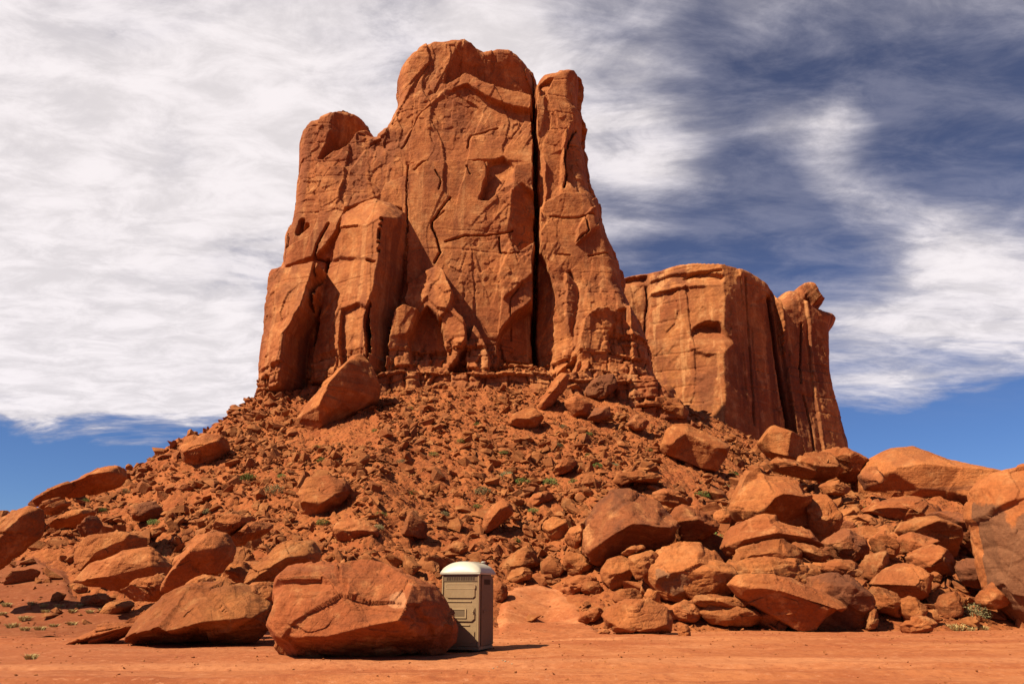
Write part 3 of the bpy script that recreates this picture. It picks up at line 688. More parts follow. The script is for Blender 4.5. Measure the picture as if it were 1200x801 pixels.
# ------------------------------------------------------------------ boulders
HERO_SIL = []
def resample(pts, n):
    P = np.array(pts, float); P = np.vstack([P, P[:1]])
    d = np.hypot(*np.diff(P, axis=0).T); s = np.concatenate([[0], np.cumsum(d)])
    u = np.linspace(0, s[-1], n, endpoint=False)
    return np.stack([np.interp(u, s, P[:, 0]), np.interp(u, s, P[:, 1])], 1)
def boulder(name, label, out, ip=None, base=None, Y=None, T=None, cat='boulder', mat=None, seed=None, rough=1.0, group=None, sq=2.9, sink=.12, edge=.25, patches=()):
    """out: outline as seen in the photograph; ip: inner ridge points (px, py, depth share)"""
    seed = seed if seed is not None else (int(out[0][0] * 7 + out[0][1] * 13) % 9973)
    rnd = random.Random(seed)
    o = np.array(out, float)
    bx = (o[:, 0].min() + o[:, 0].max()) / 2; by = o[:, 1].max()
    wpx = max(np.ptp(o[:, 0]), np.ptp(o[:, 1]))
    if Y is None:
        _, Y, _ = hit(*(base or (bx, by - 1)))
    size = wpx * Y / 990.0
    w = np.ptp(o[:, 0]) * Y / 990.0; h = np.ptp(o[:, 1]) * Y / 990.0
    if T is None: T = .42 * math.sqrt(w * h) + .12 * w
    Yc = Y + T * .55
    def wd(a, b):
        rx, rz = ray(a, b); return rx * Yc, EYE + rz * Yc
    O = np.array([wd(a, b) for a, b in out])
    nt_ = int(min(max(wpx * 1.5, 44), 300)); nr_ = int(min(max(wpx * .45, 14), 90))
    c = O.mean(0)
    ring = resample(O, nt_)
    # slight rounding of the outline
    r1 = (np.roll(ring, 1, 0) + np.roll(ring, -1, 0)) * .25 + ring * .5
    ring = r1
    HERO_SIL.append((o, Y))
    phi = np.linspace(0, 1, nr_) * math.pi / 2
    rho = np.sin(phi)[:, None]
    prof = (1 - np.sin(phi) ** sq) ** (1 / sq); prof[-1] = 0
    PX = c[0] + (ring[None, :, 0] - c[0]) * rho; PZ = c[1] + (ring[None, :, 1] - c[1]) * rho
    q = np.stack([PX.ravel(), PZ.ravel()], 1)
    dome = np.repeat(prof[:, None], nt_, 1).ravel()
    if ip:
        brk = {i for i, v in enumerate([w_ for w_ in ip]) if v is None}
        seg = []; cnt = 0; prev = None
        for v in ip:
            if v is None: prev = None; continue
            if prev is not None: seg.append((prev, cnt))
            prev = cnt; cnt += 1
        ipp = [v for v in ip if v is not None]
        I = np.array([wd(a, b) for a, b, _ in ipp])
        iv = [v for *_, v in ipp]
        n = len(O); vs = np.vstack([O + (O - c) * .002, I]); vals = [edge] * n + iv
        ed = [(i, (i + 1) % n) for i in range(n)] + [(n + a_, n + b_) for a_, b_ in seg]
        D = tin(vs, vals, ed, q); bad = np.isnan(D); D[bad] = edge
        lim = np.minimum(1, dome * 1.9)
        D = np.minimum(D, lim * 1.0)
    else:
        D = dome
    front = np.stack([PX.ravel(), -T * D, PZ.ravel()], 1)
    backv = np.stack([PX.ravel(), T * 1.0 * dome, PZ.ravel()], 1)[:(nr_ - 1) * nt_]
    V = np.vstack([front, backv])
    Ff = gridfaces(nr_, nt_, True)
    nf = nr_ * nt_
    # back faces: rings 0..nr-2 are own, last ring shared
    i = np.arange(nr_ - 1)[:, None]; j = np.arange(nt_)[None, :]; j2 = (j + 1) % nt_
    bi = lambda r, k: np.where(r == nr_ - 1, r * nt_ + k, nf + r * nt_ + k)
    Fb = np.stack([bi(i, j), bi(i + 1, j), bi(i + 1, j2), bi(i, j2)], -1).reshape(-1, 4)
    # chisel with planes
    dim = np.array([max(w, .1) / 2, T, max(h, .1) / 2]); ctr = np.array([c[0], 0, c[1]])
    L_ = (V - ctr) / dim
    for k in range(7 if ip else 18):
        a = rnd.uniform(0, 2 * math.pi); z = rnd.uniform(-.8, .8); rr = math.sqrt(1 - z * z)
        nrm = np.array([rr * math.cos(a), -abs(rr * math.sin(a)) - .25 if k % 3 else abs(rr * math.sin(a)) + .2, z]); nrm /= np.linalg.norm(nrm)
        s = L_ @ nrm; mx = s.max(); cut = mx * rnd.uniform(.74, .91) if not ip else mx * rnd.uniform(.92, .97)
        ex = np.maximum(0, s - cut)
        L_ = L_ - nrm[None] * ex[:, None] * .88
    V = ctr + L_ * dim
    # relief
    G = V + np.array([seed * 3.1, 0, seed * 1.7])
    nrmv = (V - ctr) / (dim ** 2); nrmv /= np.linalg.norm(nrmv, axis=1)[:, None] + 1e-9
    sc = max(size, .4)
    d = facet(G, sc * .42, seed, (1.4, 1, .8), tilt=1.5) * .075 * sc + facet(G, sc * .17, seed + 3, (1.3, 1, .8), tilt=1.5) * .026 * sc
    if ip: d = d * .62
    d = d + fbm(G, sc * .5, 5, seed + 7, .55) * .035 * sc + fbm(G, sc * .08, 4, seed + 9, .6) * .010 * sc
    # bedding grooves along a tilted direction
    tl = rnd.uniform(-.5, .5)
    bz = G[:, 2] + tl * G[:, 0] + fbm(G, sc * .6, 3, seed + 11) * .12 * sc
    per = sc * rnd.uniform(.10, .2); fr = np.abs(bz / per - np.round(bz / per))
    gm = np.clip(fbm(G, sc * .5, 2, seed + 13) * 2.5, 0, 1)
    d = d - .018 * sc * np.clip(1 - fr / .16, 0, 1) * gm
    V = V + nrmv * (d * rough)[:, None]
    # to world, origin at the base
    zb = V[:, 2].min()
    org = np.array([c[0], Yc, zb])
    V[:, 1] += 0
    Vl = np.stack([V[:, 0] - org[0], V[:, 1], V[:, 2] - org[2]], 1)
    me = mesh_np(name, Vl, np.concatenate([Ff, Fb]), mat or M_rock)
    bm = bmesh.new(); bm.from_mesh(me)
    bmesh.ops.remove_doubles(bm, verts=bm.verts, dist=1e-5)
    bmesh.ops.recalc_face_normals(bm, faces=bm.faces)
    bm.to_mesh(me); bm.free()
    if patches:
        n_v = len(me.vertices); co = np.zeros(n_v * 3, np.float32); me.vertices.foreach_get('co', co); co = co.reshape(-1, 3)
        a, b = unray(co[:, 0] + org[0], co[:, 1] + org[1], co[:, 2] + org[2]); q2 = np.stack([a, b], 1)
        st = np.zeros(n_v, np.float32)
        for poly, soft in patches:
            dd = polydist(poly, q2) * np.where(inpoly(poly, q2), 1, -1); st = np.maximum(st, np.clip(.5 + dd / soft, 0, 1))
        st *= (co[:, 1] < T * .2)
        me.attributes.new('stain', 'FLOAT', 'POINT').data.foreach_set('value', st.astype(np.float32))
    return link(name, me, tuple(org), label=label, cat=cat, group=group)
Bd = boulder
M_outcrop = rock_material('layered_outcrop', A=(.54, .20, .07), B=(.42, .135, .048), varnish=.35, strata=.75, sc=.7)
M_varn = rock_material('half_varnished_rock', A=(.52, .19, .066), B=(.40, .125, .043), varnish=.2, strata=.2, bump=.6, stain=(.19, .085, .05))
M_scar = rock_material('red_boulder', A=(.49, .158, .060), B=(.38, .108, .042), varnish=.3, strata=.3, stain=(.58, .26, .14))
M_grey = rock_material('stained_boulder', A=(.52, .19, .066), B=(.40, .125, .043), varnish=.2, strata=.3, stain=(.27, .13, .075))
# --- by the turnout
Bd('boulder', 'huge broken boulder hiding the left side of the portable toilet', [(318, 715), (321, 690), (325, 678), (340, 665), (372, 659), (420, 660), (450, 664), (480, 675), (507, 690), (520, 708), (533, 735), (532, 750), (520, 762), (485, 771), (450, 773), (400, 775), (352, 778), (331, 772), (327, 757), (320, 735)],
   [(330, 738, .70), (365, 741, .88), (400, 741, .95), (440, 731, 1), (478, 723, 1), (486, 704, .85), (487, 690, .6), (478, 681, .35), None, (338, 676, .46), (388, 672, .52), None, (344, 686, .40), (384, 685, .42), None, (340, 708, .72), (388, 704, .72), (405, 690, .64)], Y=21.2, T=1.9, edge=.06, rough=.8, patches=[([(458, 698), (465, 692), (474, 694), (478, 702), (474, 712), (462, 713), (456, 708)], 16)], mat=M_scar)
Bd('boulder', 'very large pale slab boulder lying flat at the left edge of the turnout', [(149, 751), (153, 738), (163, 721), (193, 698), (225, 684), (276, 683), (303, 691), (316, 712), (317, 732), (297, 751), (225, 756), (157, 756)],
   [(160, 748, .5), (190, 738, .85), (212, 733, 1), (222, 738, 1), (262, 726, 1), (312, 720, .7)], Y=25.5, T=1.9, edge=.06, rough=.7)
Bd('boulder', 'thin pointed slab jutting left from beneath the pale slab boulder', [(78, 756), (112, 736), (152, 728), (178, 712), (170, 733), (149, 742), (118, 753), (90, 757)], [(95, 751, .8), (130, 741, 1), (155, 733, .9)], Y=27, T=.8, cat='slab')
Bd('boulder', 'tall tilted boulder with dark hollow flank behind the pale slab', [(190, 689), (210, 653), (233, 628), (248, 621), (265, 625), (272, 638), (269, 653), (258, 672), (233, 674), (216, 685), (197, 692)],
   [(200, 684, .6), (224, 658, 1), (236, 648, 1), (262, 645, .9), (250, 630, .7)], Y=31, T=1.1)
Bd('boulder', 'low rounded rock peeking over the pale slab boulder', [(219, 684), (236, 673), (259, 676), (274, 683), (262, 694), (225, 694)], Y=29, T=.8)
Bd('boulder', 'shaded rock wedged behind the tall tilted boulder', [(262, 662), (275, 654), (290, 660), (298, 674), (288, 690), (262, 684)], Y=33, T=.6)
Bd('boulder', 'sloping layered slab rising behind the huge broken boulder', [(284, 686), (293, 670), (310, 653), (325, 638), (345, 630), (365, 634), (374, 648), (370, 668), (350, 678), (320, 688), (298, 692)],
   [(296, 684, .6), (322, 668, 1), (345, 655, 1), (366, 652, .7)], Y=29, T=1.2, mat=M_rock)
Bd('boulder', 'small pale wedge touching the left end of the huge broken boulder', [(285, 692), (300, 683), (326, 680), (332, 692), (322, 706), (305, 708), (288, 702)], Y=26.5, T=.7)
Bd('boulder', 'smooth rounded boulder alone at the edge of the dirt right of the toilet', [(704, 721), (711, 712), (734, 701), (758, 701), (780, 712), (785.5, 724), (784, 738), (763, 744), (727, 741), (711, 733)],
   [(712, 728, .6), (724, 733, .9), (738, 736, 1), (752, 738, 1), (776, 730, .8), (744, 712, .65)], T=1.0, rough=.7)
Bd('rock', 'small square block on the dirt right of the smooth rounded boulder', [(794, 733), (803, 731), (808, 733), (809, 746), (796, 746)], T=.3, cat='rock')
Bd('rock', 'tiny flat rock on the dirt left of the smooth rounded boulder', [(699, 741), (707, 735), (717, 741), (712, 744)], T=.3, cat='rock')
# --- right pile
Bd('boulder', 'largest dark-topped boulder overhanging the pile right of the toilet', [(682, 648), (684, 625), (687, 607), (701, 588), (716, 574), (737, 575), (770, 586), (782, 602), (791, 617), (790, 634), (775, 643), (758, 645), (727, 648), (704, 662), (694, 659)],
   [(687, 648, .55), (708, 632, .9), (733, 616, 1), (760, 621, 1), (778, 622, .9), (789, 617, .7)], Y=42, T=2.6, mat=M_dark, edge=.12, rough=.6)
Bd('boulder', 'egg-shaped pale boulder below the largest dark-topped boulder', [(704, 669), (711, 655), (725, 651), (737, 655), (742, 672), (730, 686), (718, 693), (708, 683)], [(709, 684, .7), (718, 674, 1), (736, 667, .8)], T=.9)
Bd('flat_rock', 'small flat rock lying under the overhang of the dark-topped boulder', [(727, 648), (744, 637), (757, 638), (756, 644), (732, 651)], Y=38.5, T=.6, cat='slab')
Bd('boulder', 'knobbly rock between the egg-shaped and the twin boulders', [(736, 652), (763, 645), (772, 652), (760, 672), (745, 680), (738, 668)], Y=38, T=.8)
Bd('boulder', 'great round boulder with a grey stain in the middle of the right pile', [(755, 671), (758, 660), (775, 643), (799, 636), (818, 637), (836, 648), (846, 660), (850, 685), (838, 698), (815, 701), (795, 705), (778, 703), (765, 690), (757, 680)],
   [(764, 678, .6), (790, 668, 1), (812, 655, .9), (825, 668, .95), (800, 690, .8)], Y=37.5, T=1.7, rough=.8, patches=[([(770, 668), (800, 672), (812, 682), (812, 694), (800, 700), (782, 694), (770, 682)], 22)], mat=M_grey)
Bd('boulder', 'layered boulder leaning on the right of the great round boulder', [(795, 665), (808, 656), (838, 655), (858, 663), (863, 675), (857, 690), (845, 699), (815, 701), (800, 690)], [(800, 672, .6), (830, 668, 1), (856, 674, .8), (830, 690, .7)], Y=36.9, T=1.2)
Bd('boulder', 'rounded ledge rock below the layered leaning boulder', [(782, 716), (795, 706), (813, 702), (824, 708), (826, 721), (810, 729), (787, 727)], T=.8)
Bd('flat_rock', 'thin flat slab topping the low rounded rocks beside the dirt', [(813, 706), (815, 698), (835, 696), (862, 698), (877, 703), (872, 711), (850, 712), (825, 711)], Y=35.6, T=.9, cat='slab')
Bd('boulder', 'low bun-shaped boulder on the dirt under a thin slab', [(818, 716), (830, 709), (856, 708), (882, 713), (894, 723), (890, 734), (861, 736), (835, 729)], T=1.0, rough=.6)
Bd('boulder', 'big pointed slab boulder tilted down to the right at the dirt edge', [(853, 684), (864, 674), (905, 673), (929, 677), (958, 692), (992, 709), (966, 724), (953, 739), (932, 738), (905, 720), (866, 699)],
   [(866, 687, .75), (900, 690, .9), (935, 703, 1), (960, 713, 1), (978, 710, .7)], Y=34.6, T=1.3, rough=.8)
Bd('boulder', 'dark-faced boulder propping the big pointed slab on its right', [(950, 676), (976, 668), (997, 681), (1018, 697), (1020, 713), (1013, 736), (981, 741), (950, 741), (940, 720)], [(962, 684, .8), (985, 688, 1), (1010, 702, .8)], Y=35.6, T=1.3, mat=M_dark, edge=.35)
Bd('boulder', 'narrow upright block right of the dark-faced propping boulder', [(1014, 709), (1028, 711), (1027, 735), (1014, 738)], T=.5)
Bd('flat_rock', 'broad sheet of flat rock above the big pointed slab', [(843, 680), (852, 664), (890, 657), (930, 658), (962, 666), (970, 682), (950, 695), (900, 690), (860, 690)], Y=37.5, T=1.5, cat='slab')
Bd('boulder', 'cream-topped dome of rock in the heart of the right pile', [(860, 662), (866, 642), (885, 636), (912, 634), (930, 641), (942, 655), (925, 668), (892, 670)], Y=39, T=1.4)
Bd('flat_rock', 'diagonal split slab above the broad sheet of flat rock', [(926, 636), (950, 637), (973, 651), (966, 658), (950, 657), (936, 648)], Y=39.5, T=.8, cat='slab')
Bd('boulder', 'wide pale overhanging ledge boulder under the faceted block', [(847, 640), (853, 628), (861, 617), (892, 603), (916, 609), (945, 620), (960, 638), (946, 643), (905, 638), (875, 645), (855, 650)], [(862, 634, .8), (900, 626, 1), (945, 634, .8)], Y=41, T=1.9)
Bd('boulder', 'large faceted block with one bright and one dark face in the right pile', [(857, 599), (864, 574), (874, 552), (890, 556), (896, 560), (929, 561), (938, 579), (945, 600), (947, 618), (916, 613), (890, 605), (868, 610)],
   [(882, 604, .85), (893, 588, 1), (901, 584, 1), (925, 586, 1), (938, 582, .8)], Y=46, T=2.6, edge=.2, rough=.5)
Bd('boulder', 'smooth slab sloping right behind the large faceted block', [(940, 579), (963, 579), (985, 612), (978, 630), (962, 638), (947, 622)], Y=46, T=1.6, mat=M_rock)
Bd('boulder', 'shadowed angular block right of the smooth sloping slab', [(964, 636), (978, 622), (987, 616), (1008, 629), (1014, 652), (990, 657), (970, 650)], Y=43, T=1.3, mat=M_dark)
Bd('boulder', 'bun-like rock resting on the dark-faced propping boulder', [(960, 664), (976, 655), (997, 656), (1011, 668), (1008, 678), (987, 675), (966, 671)], Y=37, T=.9)
Bd('flat_rock', 'flat dark-ended rock behind the largest dark-topped boulder', [(764, 578), (775, 573), (796, 574), (807, 586), (803, 596), (785, 592), (768, 586)], Y=50, T=1.3, cat='slab')
Bd('boulder', 'triangular grey-topped boulder leaning right of the largest dark-topped one', [(786, 618), (784, 604), (794, 591), (827, 602), (842, 617), (830, 628), (812, 634), (796, 634)], [(792, 612, .8), (812, 610, 1), (830, 620, .8)], Y=44.5, T=1.6)
Bd('boulder', 'small round bright boulder between triangular and faceted boulders', [(835, 608), (838, 599), (848, 596), (858, 603), (856, 615), (844, 618)], T=.7)
Bd('boulder', 'wedge boulder with shaded front on the left of the right pile', [(635, 618), (638, 611), (647, 605), (664, 610), (666, 623), (662, 638), (647, 635)], [(640, 622, .8), (648, 620, 1), (663, 613, .8)], T=.9)
Bd('boulder', 'upright rock squeezed against the left of the dark-topped boulder', [(662, 628), (670, 618), (685, 611), (686, 636), (674, 642), (664, 636)], Y=43.5, T=.9)
Bd('boulder', 'brown boulder with flat front above the sand fan', [(661, 652), (664, 646), (684, 650), (698, 660), (706, 667), (698, 675), (668, 676), (662, 668)], T=1.0, mat=M_rock)
Bd('flat_rock', 'sloping flat slab above the sand fan right of the toilet', [(581, 664), (597, 652), (612, 641), (627, 644), (634, 658), (620, 664), (599, 671)], T=1.0, cat='slab')
Bd('boulder', 'leaning slab with a dark underside high above the toilet', [(564, 619), (568, 603), (576, 591), (590, 583), (601, 592), (602, 602), (585, 615), (570, 625)], [(574, 612, .8), (586, 598, 1), (597, 594, .8)], T=1.1)
Bd('boulder', 'low cluster rock at the left rim of the sand fan', [(591, 677), (600, 668), (612, 664), (625, 669), (622, 679), (607, 684)], T=.7)
Bd('boulder', 'pale rock at the foot of the sand fan right of the toilet', [(576, 692), (586, 681), (595, 686), (594, 702), (581, 708)], T=.6)
Bd('boulder', 'dark-bottomed rock at the right rim of the sand fan', [(678, 726), (683, 718), (694, 710), (708, 710), (710, 720), (700, 728), (686, 730)], T=.6)
Bd('boulder', 'flat-topped rock above the right rim of the sand fan', [(658, 690), (664, 678), (680, 674), (700, 676), (698, 686), (684, 694), (668, 698)], T=.8)
Bd('boulder', 'rounded rock just left of the egg-shaped boulder', [(680, 692), (686, 681), (702, 681), (708, 694), (694, 699)], T=.6)
Bd('boulder', 'crumbling rock below the great round boulder', [(716, 702), (722, 690), (745, 688), (754, 696), (750, 708), (728, 710)], Y=36.2, T=.6)
Bd('boulder', 'cube-like rock in front of the great round boulder', [(754, 696), (760, 690), (772, 692), (774, 702), (764, 708), (755, 704)], Y=35.9, T=.4)
# --- far right
Bd('boulder', 'domed slickrock outcrop with horizontal bedding on the right skyline', [(1008, 552), (1018, 538), (1041, 525), (1067, 523), (1085, 529), (1106, 538), (1130, 544), (1150, 551), (1158, 562), (1158, 580), (1156, 604), (1150, 622), (1110, 625), (1060, 620), (1030, 600), (1012, 575)],
   [(1018, 556, .6), (1050, 552, .72), (1085, 556, .8), (1112, 562, .98), (1138, 566, 1), (1153, 570, .7), None, (1140, 600, .98), (1112, 596, .96), (1085, 584, .72), (1050, 580, .66)], Y=66, T=6.5, edge=.06, rough=.30, mat=M_outcrop)
Bd('boulder', 'massive varnished boulder cut off by the right edge of the picture', [(1143, 570), (1150, 560), (1165, 552), (1200, 543), (1235, 545), (1272, 575), (1280, 640), (1278, 715), (1240, 742), (1200, 733), (1180, 712), (1166, 690), (1157, 650), (1148, 606)],
   [(1150, 592, .6), (1178, 585, .9), (1215, 580, 1), (1260, 590, .8), (1176, 640, .95), (1190, 700, .75), (1250, 690, .9)], Y=36.0, T=2.2, mat=M_varn, edge=.35, rough=.45, patches=[([(1130, 588), (1172, 592), (1186, 616), (1200, 602), (1214, 640), (1216, 664), (1290, 700), (1290, 745), (1130, 745)], 26)])
Bd('boulder', 'broad dark hollow-faced boulder below the domed outcrop', [(1052, 622), (1060, 611), (1075, 606), (1093, 605), (1112, 614), (1122, 632), (1118, 652), (1095, 652), (1070, 640)], [(1060, 620, .8), (1085, 612, 1), (1108, 622, 1)], Y=46, T=1.8, edge=.2)
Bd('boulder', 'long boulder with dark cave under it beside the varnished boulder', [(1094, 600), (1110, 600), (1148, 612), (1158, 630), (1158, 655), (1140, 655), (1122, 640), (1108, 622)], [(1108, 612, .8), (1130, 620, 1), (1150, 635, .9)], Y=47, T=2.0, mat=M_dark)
Bd('boulder', 'square block with bright top below the hollow-faced boulder', [(1053, 632), (1064, 623), (1090, 629), (1095, 640), (1078, 650), (1060, 648)], [(1062, 636, .8), (1072, 641, 1), (1090, 634, .9)], Y=43.5, T=1.2)
Bd('boulder', 'pyramid-like boulder split into bright left and dark right faces', [(1064, 651), (1078, 644), (1093, 637), (1113, 653), (1123, 667), (1113, 674), (1087, 674), (1072, 668)], [(1078, 662, .9), (1086, 655, 1), (1096, 643, .8)], Y=41.5, T=1.4)
Bd('boulder', 'big smooth cornered boulder above the square base blocks', [(1022, 684), (1035, 669), (1050, 662), (1064, 659), (1078, 668), (1090, 674), (1086, 694), (1070, 703), (1048, 696)], [(1034, 684, .75), (1060, 685, 1), (1073, 672, 1), (1072, 692, .9)], Y=38.4, T=1.4, edge=.3)
Bd('boulder', 'tall pale block leaning left of the smooth cornered boulder', [(1012, 664), (1018, 648), (1036, 645), (1050, 658), (1034, 668), (1026, 682), (1014, 678)], Y=40, T=1.0)
Bd('boulder', 'split cubic block at the foot of the right pile', [(1022, 687), (1048, 694), (1056, 708), (1052, 722), (1028, 716), (1020, 702)], Y=36.4, T=.9)
Bd('boulder', 'five-sided block beside the split cubic block', [(1054, 704), (1064, 697), (1083, 710), (1084, 724), (1066, 727), (1056, 719)], Y=36, T=.8)
Bd('boulder', 'round cracked boulder beside the dark bush at the right', [(1099, 708), (1105, 696), (1119, 691), (1127, 706), (1123, 721), (1106, 725)], T=.7, rough=.6)
Bd('boulder', 'shaded blocky boulder left of the varnished boulder', [(1120, 665), (1130, 656), (1155, 658), (1167, 676), (1152, 690), (1130, 686)], Y=40, T=1.1, mat=M_dark)
Bd('boulder', 'pale rounded ledge touching the foot of the varnished boulder', [(1146, 697), (1160, 682), (1174, 690), (1178, 708), (1164, 714), (1150, 708)], Y=37, T=.8)
Bd('rock', 'three stacked small rocks on the dirt at the foot of the right pile', [(1054, 735), (1062, 726), (1078, 723), (1096, 730), (1090, 740), (1064, 742)], T=.5, cat='rock', rough=1.6)
Bd('boulder', 'sloping dark slab half buried above the cornered boulder', [(1018, 632), (1031, 625), (1046, 633), (1055, 646), (1044, 653), (1025, 648)], Y=43, T=1.0)
Bd('rock', 'small round orange rock perched near the pyramid-like boulder', [(1089, 674), (1096, 669), (1104, 674), (1101, 681), (1092, 681)], Y=39, T=.35, cat='rock')
Bd('boulder', 'bright leaning block in front of the foot of the mesa', [(889, 518), (896, 508), (903, 499), (920, 506), (937, 513), (939, 543), (915, 539), (900, 531)], [(915, 538, .9), (918, 510, 1)], Y=72, T=2.2, edge=.35, rough=.4)
Bd('boulder', 'long dark-sided block lying below the bright leaning block', [(903, 542), (908, 536), (930, 540), (952, 551), (952, 561), (930, 557), (910, 550)], [(915, 545, .9), (950, 554, .9)], Y=66, T=1.6)
Bd('boulder', 'wide orange boulder right of the bright leaning block', [(936, 541), (940, 531), (970, 531), (988, 552), (972, 562), (950, 560)], [(948, 550, .9), (972, 552, 1)], Y=67, T=2.4)
Bd('boulder', 'cracked orange boulder on the skyline right of the mesa foot', [(962, 538), (964, 528), (986, 525), (1002, 532), (1016, 545), (1012, 563), (992, 564), (974, 552)], Y=70, T=2.5)
Bd('boulder', 'dark round boulder left of the domed outcrop', [(1006, 557), (1012, 550), (1024, 549), (1038, 561), (1033, 575), (1015, 573)], Y=62, T=1.6, mat=M_dark)
Bd('boulder', 'rock shelf below the domed outcrop shading the scree', [(1012, 600), (1025, 585), (1050, 580), (1082, 582), (1100, 598), (1090, 612), (1050, 612), (1030, 608)], Y=56, T=2.0)
Bd('boulder', 'tabular rock below the cracked skyline boulder', [(960, 568), (972, 562), (990, 566), (1000, 576), (985, 582), (966, 578)], Y=60, T=1.3)
# --- middle slope
Bd('boulder', 'huge leaning slab against the foot of the left tower, dark on its right', [(343, 510), (350, 492), (360, 477), (377, 456), (395, 438), (412, 422), (424, 419), (434, 428), (443, 452), (440, 468), (418, 484), (396, 500), (368, 514)],
   [(382, 506, .6), (385, 485, .95), (396, 460, 1), (416, 430, .7)], Y=74, T=4.2, edge=.2, rough=.5, mat=M_rock)
Bd('boulder', 'large rounded boulder on the left shoulder of the scree slope', [(213, 526), (220, 514), (245, 508), (262, 513), (267, 526), (254, 539), (234, 549), (219, 542)], [(224, 534, .8), (246, 528, 1), (262, 520, .8)], T=2.2)
Bd('boulder', 'big lone boulder half way up the left scree with a shadow behind', [(350, 575), (360, 560), (384, 556), (407, 565), (412, 577), (400, 591), (384, 603), (368, 608), (355, 598)], [(362, 590, .8), (384, 594, 1), (404, 578, .8)], T=2.0, mat=M_rock)
Bd('boulder', 'broad low boulder below the big lone boulder', [(389, 626), (396, 612), (428, 609), (444, 620), (447, 634), (423, 638), (399, 634)], [(396, 622, .7), (420, 622, 1), (442, 624, .8)], T=1.3)
Bd('boulder', 'dark pointed boulder standing above the portable toilet', [(470, 627), (474, 610), (484, 598), (500, 612), (501, 631), (480, 631)], T=1.0, mat=M_dark)
Bd('flat_rock', 'flat slab casting a shadow on the left scree', [(202, 575), (211, 566), (229, 568), (227, 575), (212, 579)], T=1.0, cat='slab')
Bd('boulder', 'tilted block on the upper middle scree below the dark arch', [(595, 497), (600, 485), (625, 478), (638, 489), (628, 502), (610, 503)], [(604, 493, .8), (620, 494, 1), (632, 489, .8)], T=1.6)
Bd('flat_rock', 'steeply leaning slab below the right pillar', [(629, 477), (640, 457), (656, 438), (667, 439), (664, 452), (650, 470), (638, 481)], [(636, 475, .8), (650, 458, 1), (662, 443, .8)], T=1.5, cat='slab')
Bd('flat_rock', 'large dark slab heaped below the turret of the right pillar', [(680, 460), (699, 442), (719, 439), (723, 453), (709, 466), (692, 468)], T=1.6, cat='slab', mat=M_dark)
Bd('boulder', 'blocky outcrop under the heaped dark slab', [(660, 470), (675, 465), (694, 474), (691, 489), (673, 488)], T=1.4)
Bd('boulder', 'round knob below the heaped dark slab', [(687, 490), (697, 478), (716, 479), (713, 491), (701, 495)], T=1.2, mat=M_dark)
Bd('flat_rock', 'bright flat slab beside the steeply leaning slab', [(657, 454), (668, 449), (684, 450), (680, 458), (662, 460)], T=1.2, cat='slab')
Bd('boulder', 'square upright block at the foot of the turret', [(708, 448), (711, 433), (730, 430), (733, 447), (720, 452)], T=1.3)
Bd('boulder', 'jointed ledge of blocks between turret and mesa', [(713, 462), (728, 448), (761, 447), (785, 451), (794, 466), (770, 472), (735, 471)], T=1.8, rough=1.4)
Bd('boulder', 'lower jointed ledge with dark undercut toward the mesa', [(738, 474), (760, 467), (795, 468), (812, 482), (800, 489), (765, 484)], T=1.6, rough=1.4)
Bd('boulder', 'dark pyramid rock on the scree below the jointed ledge', [(733, 497), (745, 486), (760, 495), (758, 503), (743, 504)], T=1.0, mat=M_dark)
Bd('boulder', 'large two-tone slab tilted right on the upper right scree', [(774, 524), (781, 500), (803, 497), (836, 514), (853, 525), (849, 536), (838, 552), (820, 549), (789, 536), (780, 532)],
   [(784, 522, .9), (800, 512, .7), (832, 528, .9), (846, 530, .8)], T=2.2, edge=.3, rough=.6)
Bd('flat_rock', 'pair of flat dark slabs above the largest dark-topped boulder', [(716, 565), (722, 555), (753, 553), (776, 557), (771, 569), (742, 564), (725, 569)], T=1.5, cat='slab')
Bd('flat_rock', 'jagged leaning slabs on the middle scree above the pile', [(646, 552), (660, 540), (672, 534), (678, 542), (665, 553), (650, 558)], T=1.0, cat='slab')
Bd('boulder', 'tilted block on the middle scree left of the dark-topped boulder', [(619, 586), (624, 578), (643, 574), (650, 582), (634, 594), (624, 596)], T=1.0)
# --- left slope
Bd('boulder', 'huge tilted slab cut off by the left edge of the picture', [(-30, 640), (-20, 620), (0, 609), (18, 600), (36, 593), (46, 597), (48, 612), (40, 628), (24, 642), (4, 660), (-14, 672), (-30, 668)], [(-22, 650, .8), (2, 640, 1), (22, 624, 1), (38, 606, .8)], Y=38, T=1.1, edge=.2)
Bd('flat_rock', 'narrow slab on the left skyline rising above the cut off slab', [(32, 593), (43, 582), (64, 572), (82, 565), (87, 568), (66, 583), (46, 594)], [(48, 588, .9), (76, 573, .9)], Y=46, T=1.0, cat='slab')
Bd('flat_rock', 'long thick slab on the left skyline pointing up to the right', [(66, 581), (82, 567), (102, 556), (120, 549), (132, 546), (141, 550), (143, 558), (132, 566), (104, 576), (80, 584)], [(78, 579, .8), (100, 570, 1), (122, 559, 1), (138, 556, .8)], Y=47, T=1.6, cat='slab')
Bd('flat_rock', 'short slab under the long thick skyline slab', [(42, 599), (60, 586), (73, 583), (71, 589), (52, 598)], Y=43, T=.8, cat='slab')
Bd('flat_rock', 'lowest of the stacked thin slabs at the left', [(47, 603), (62, 592), (80, 585), (80, 590), (58, 602)], Y=42, T=.8, cat='slab')
Bd('flat_rock', 'wide flat slab right of the stacked thin slabs', [(56, 618), (72, 607), (88, 598), (106, 595), (110, 600), (94, 610), (76, 617)], Y=42, T=1.1, cat='slab')
Bd('boulder', 'dark round boulder under the wide flat slab', [(93, 616), (99, 608), (110, 604), (115, 616), (112, 629), (98, 629)], Y=40.5, T=.8, mat=M_dark)
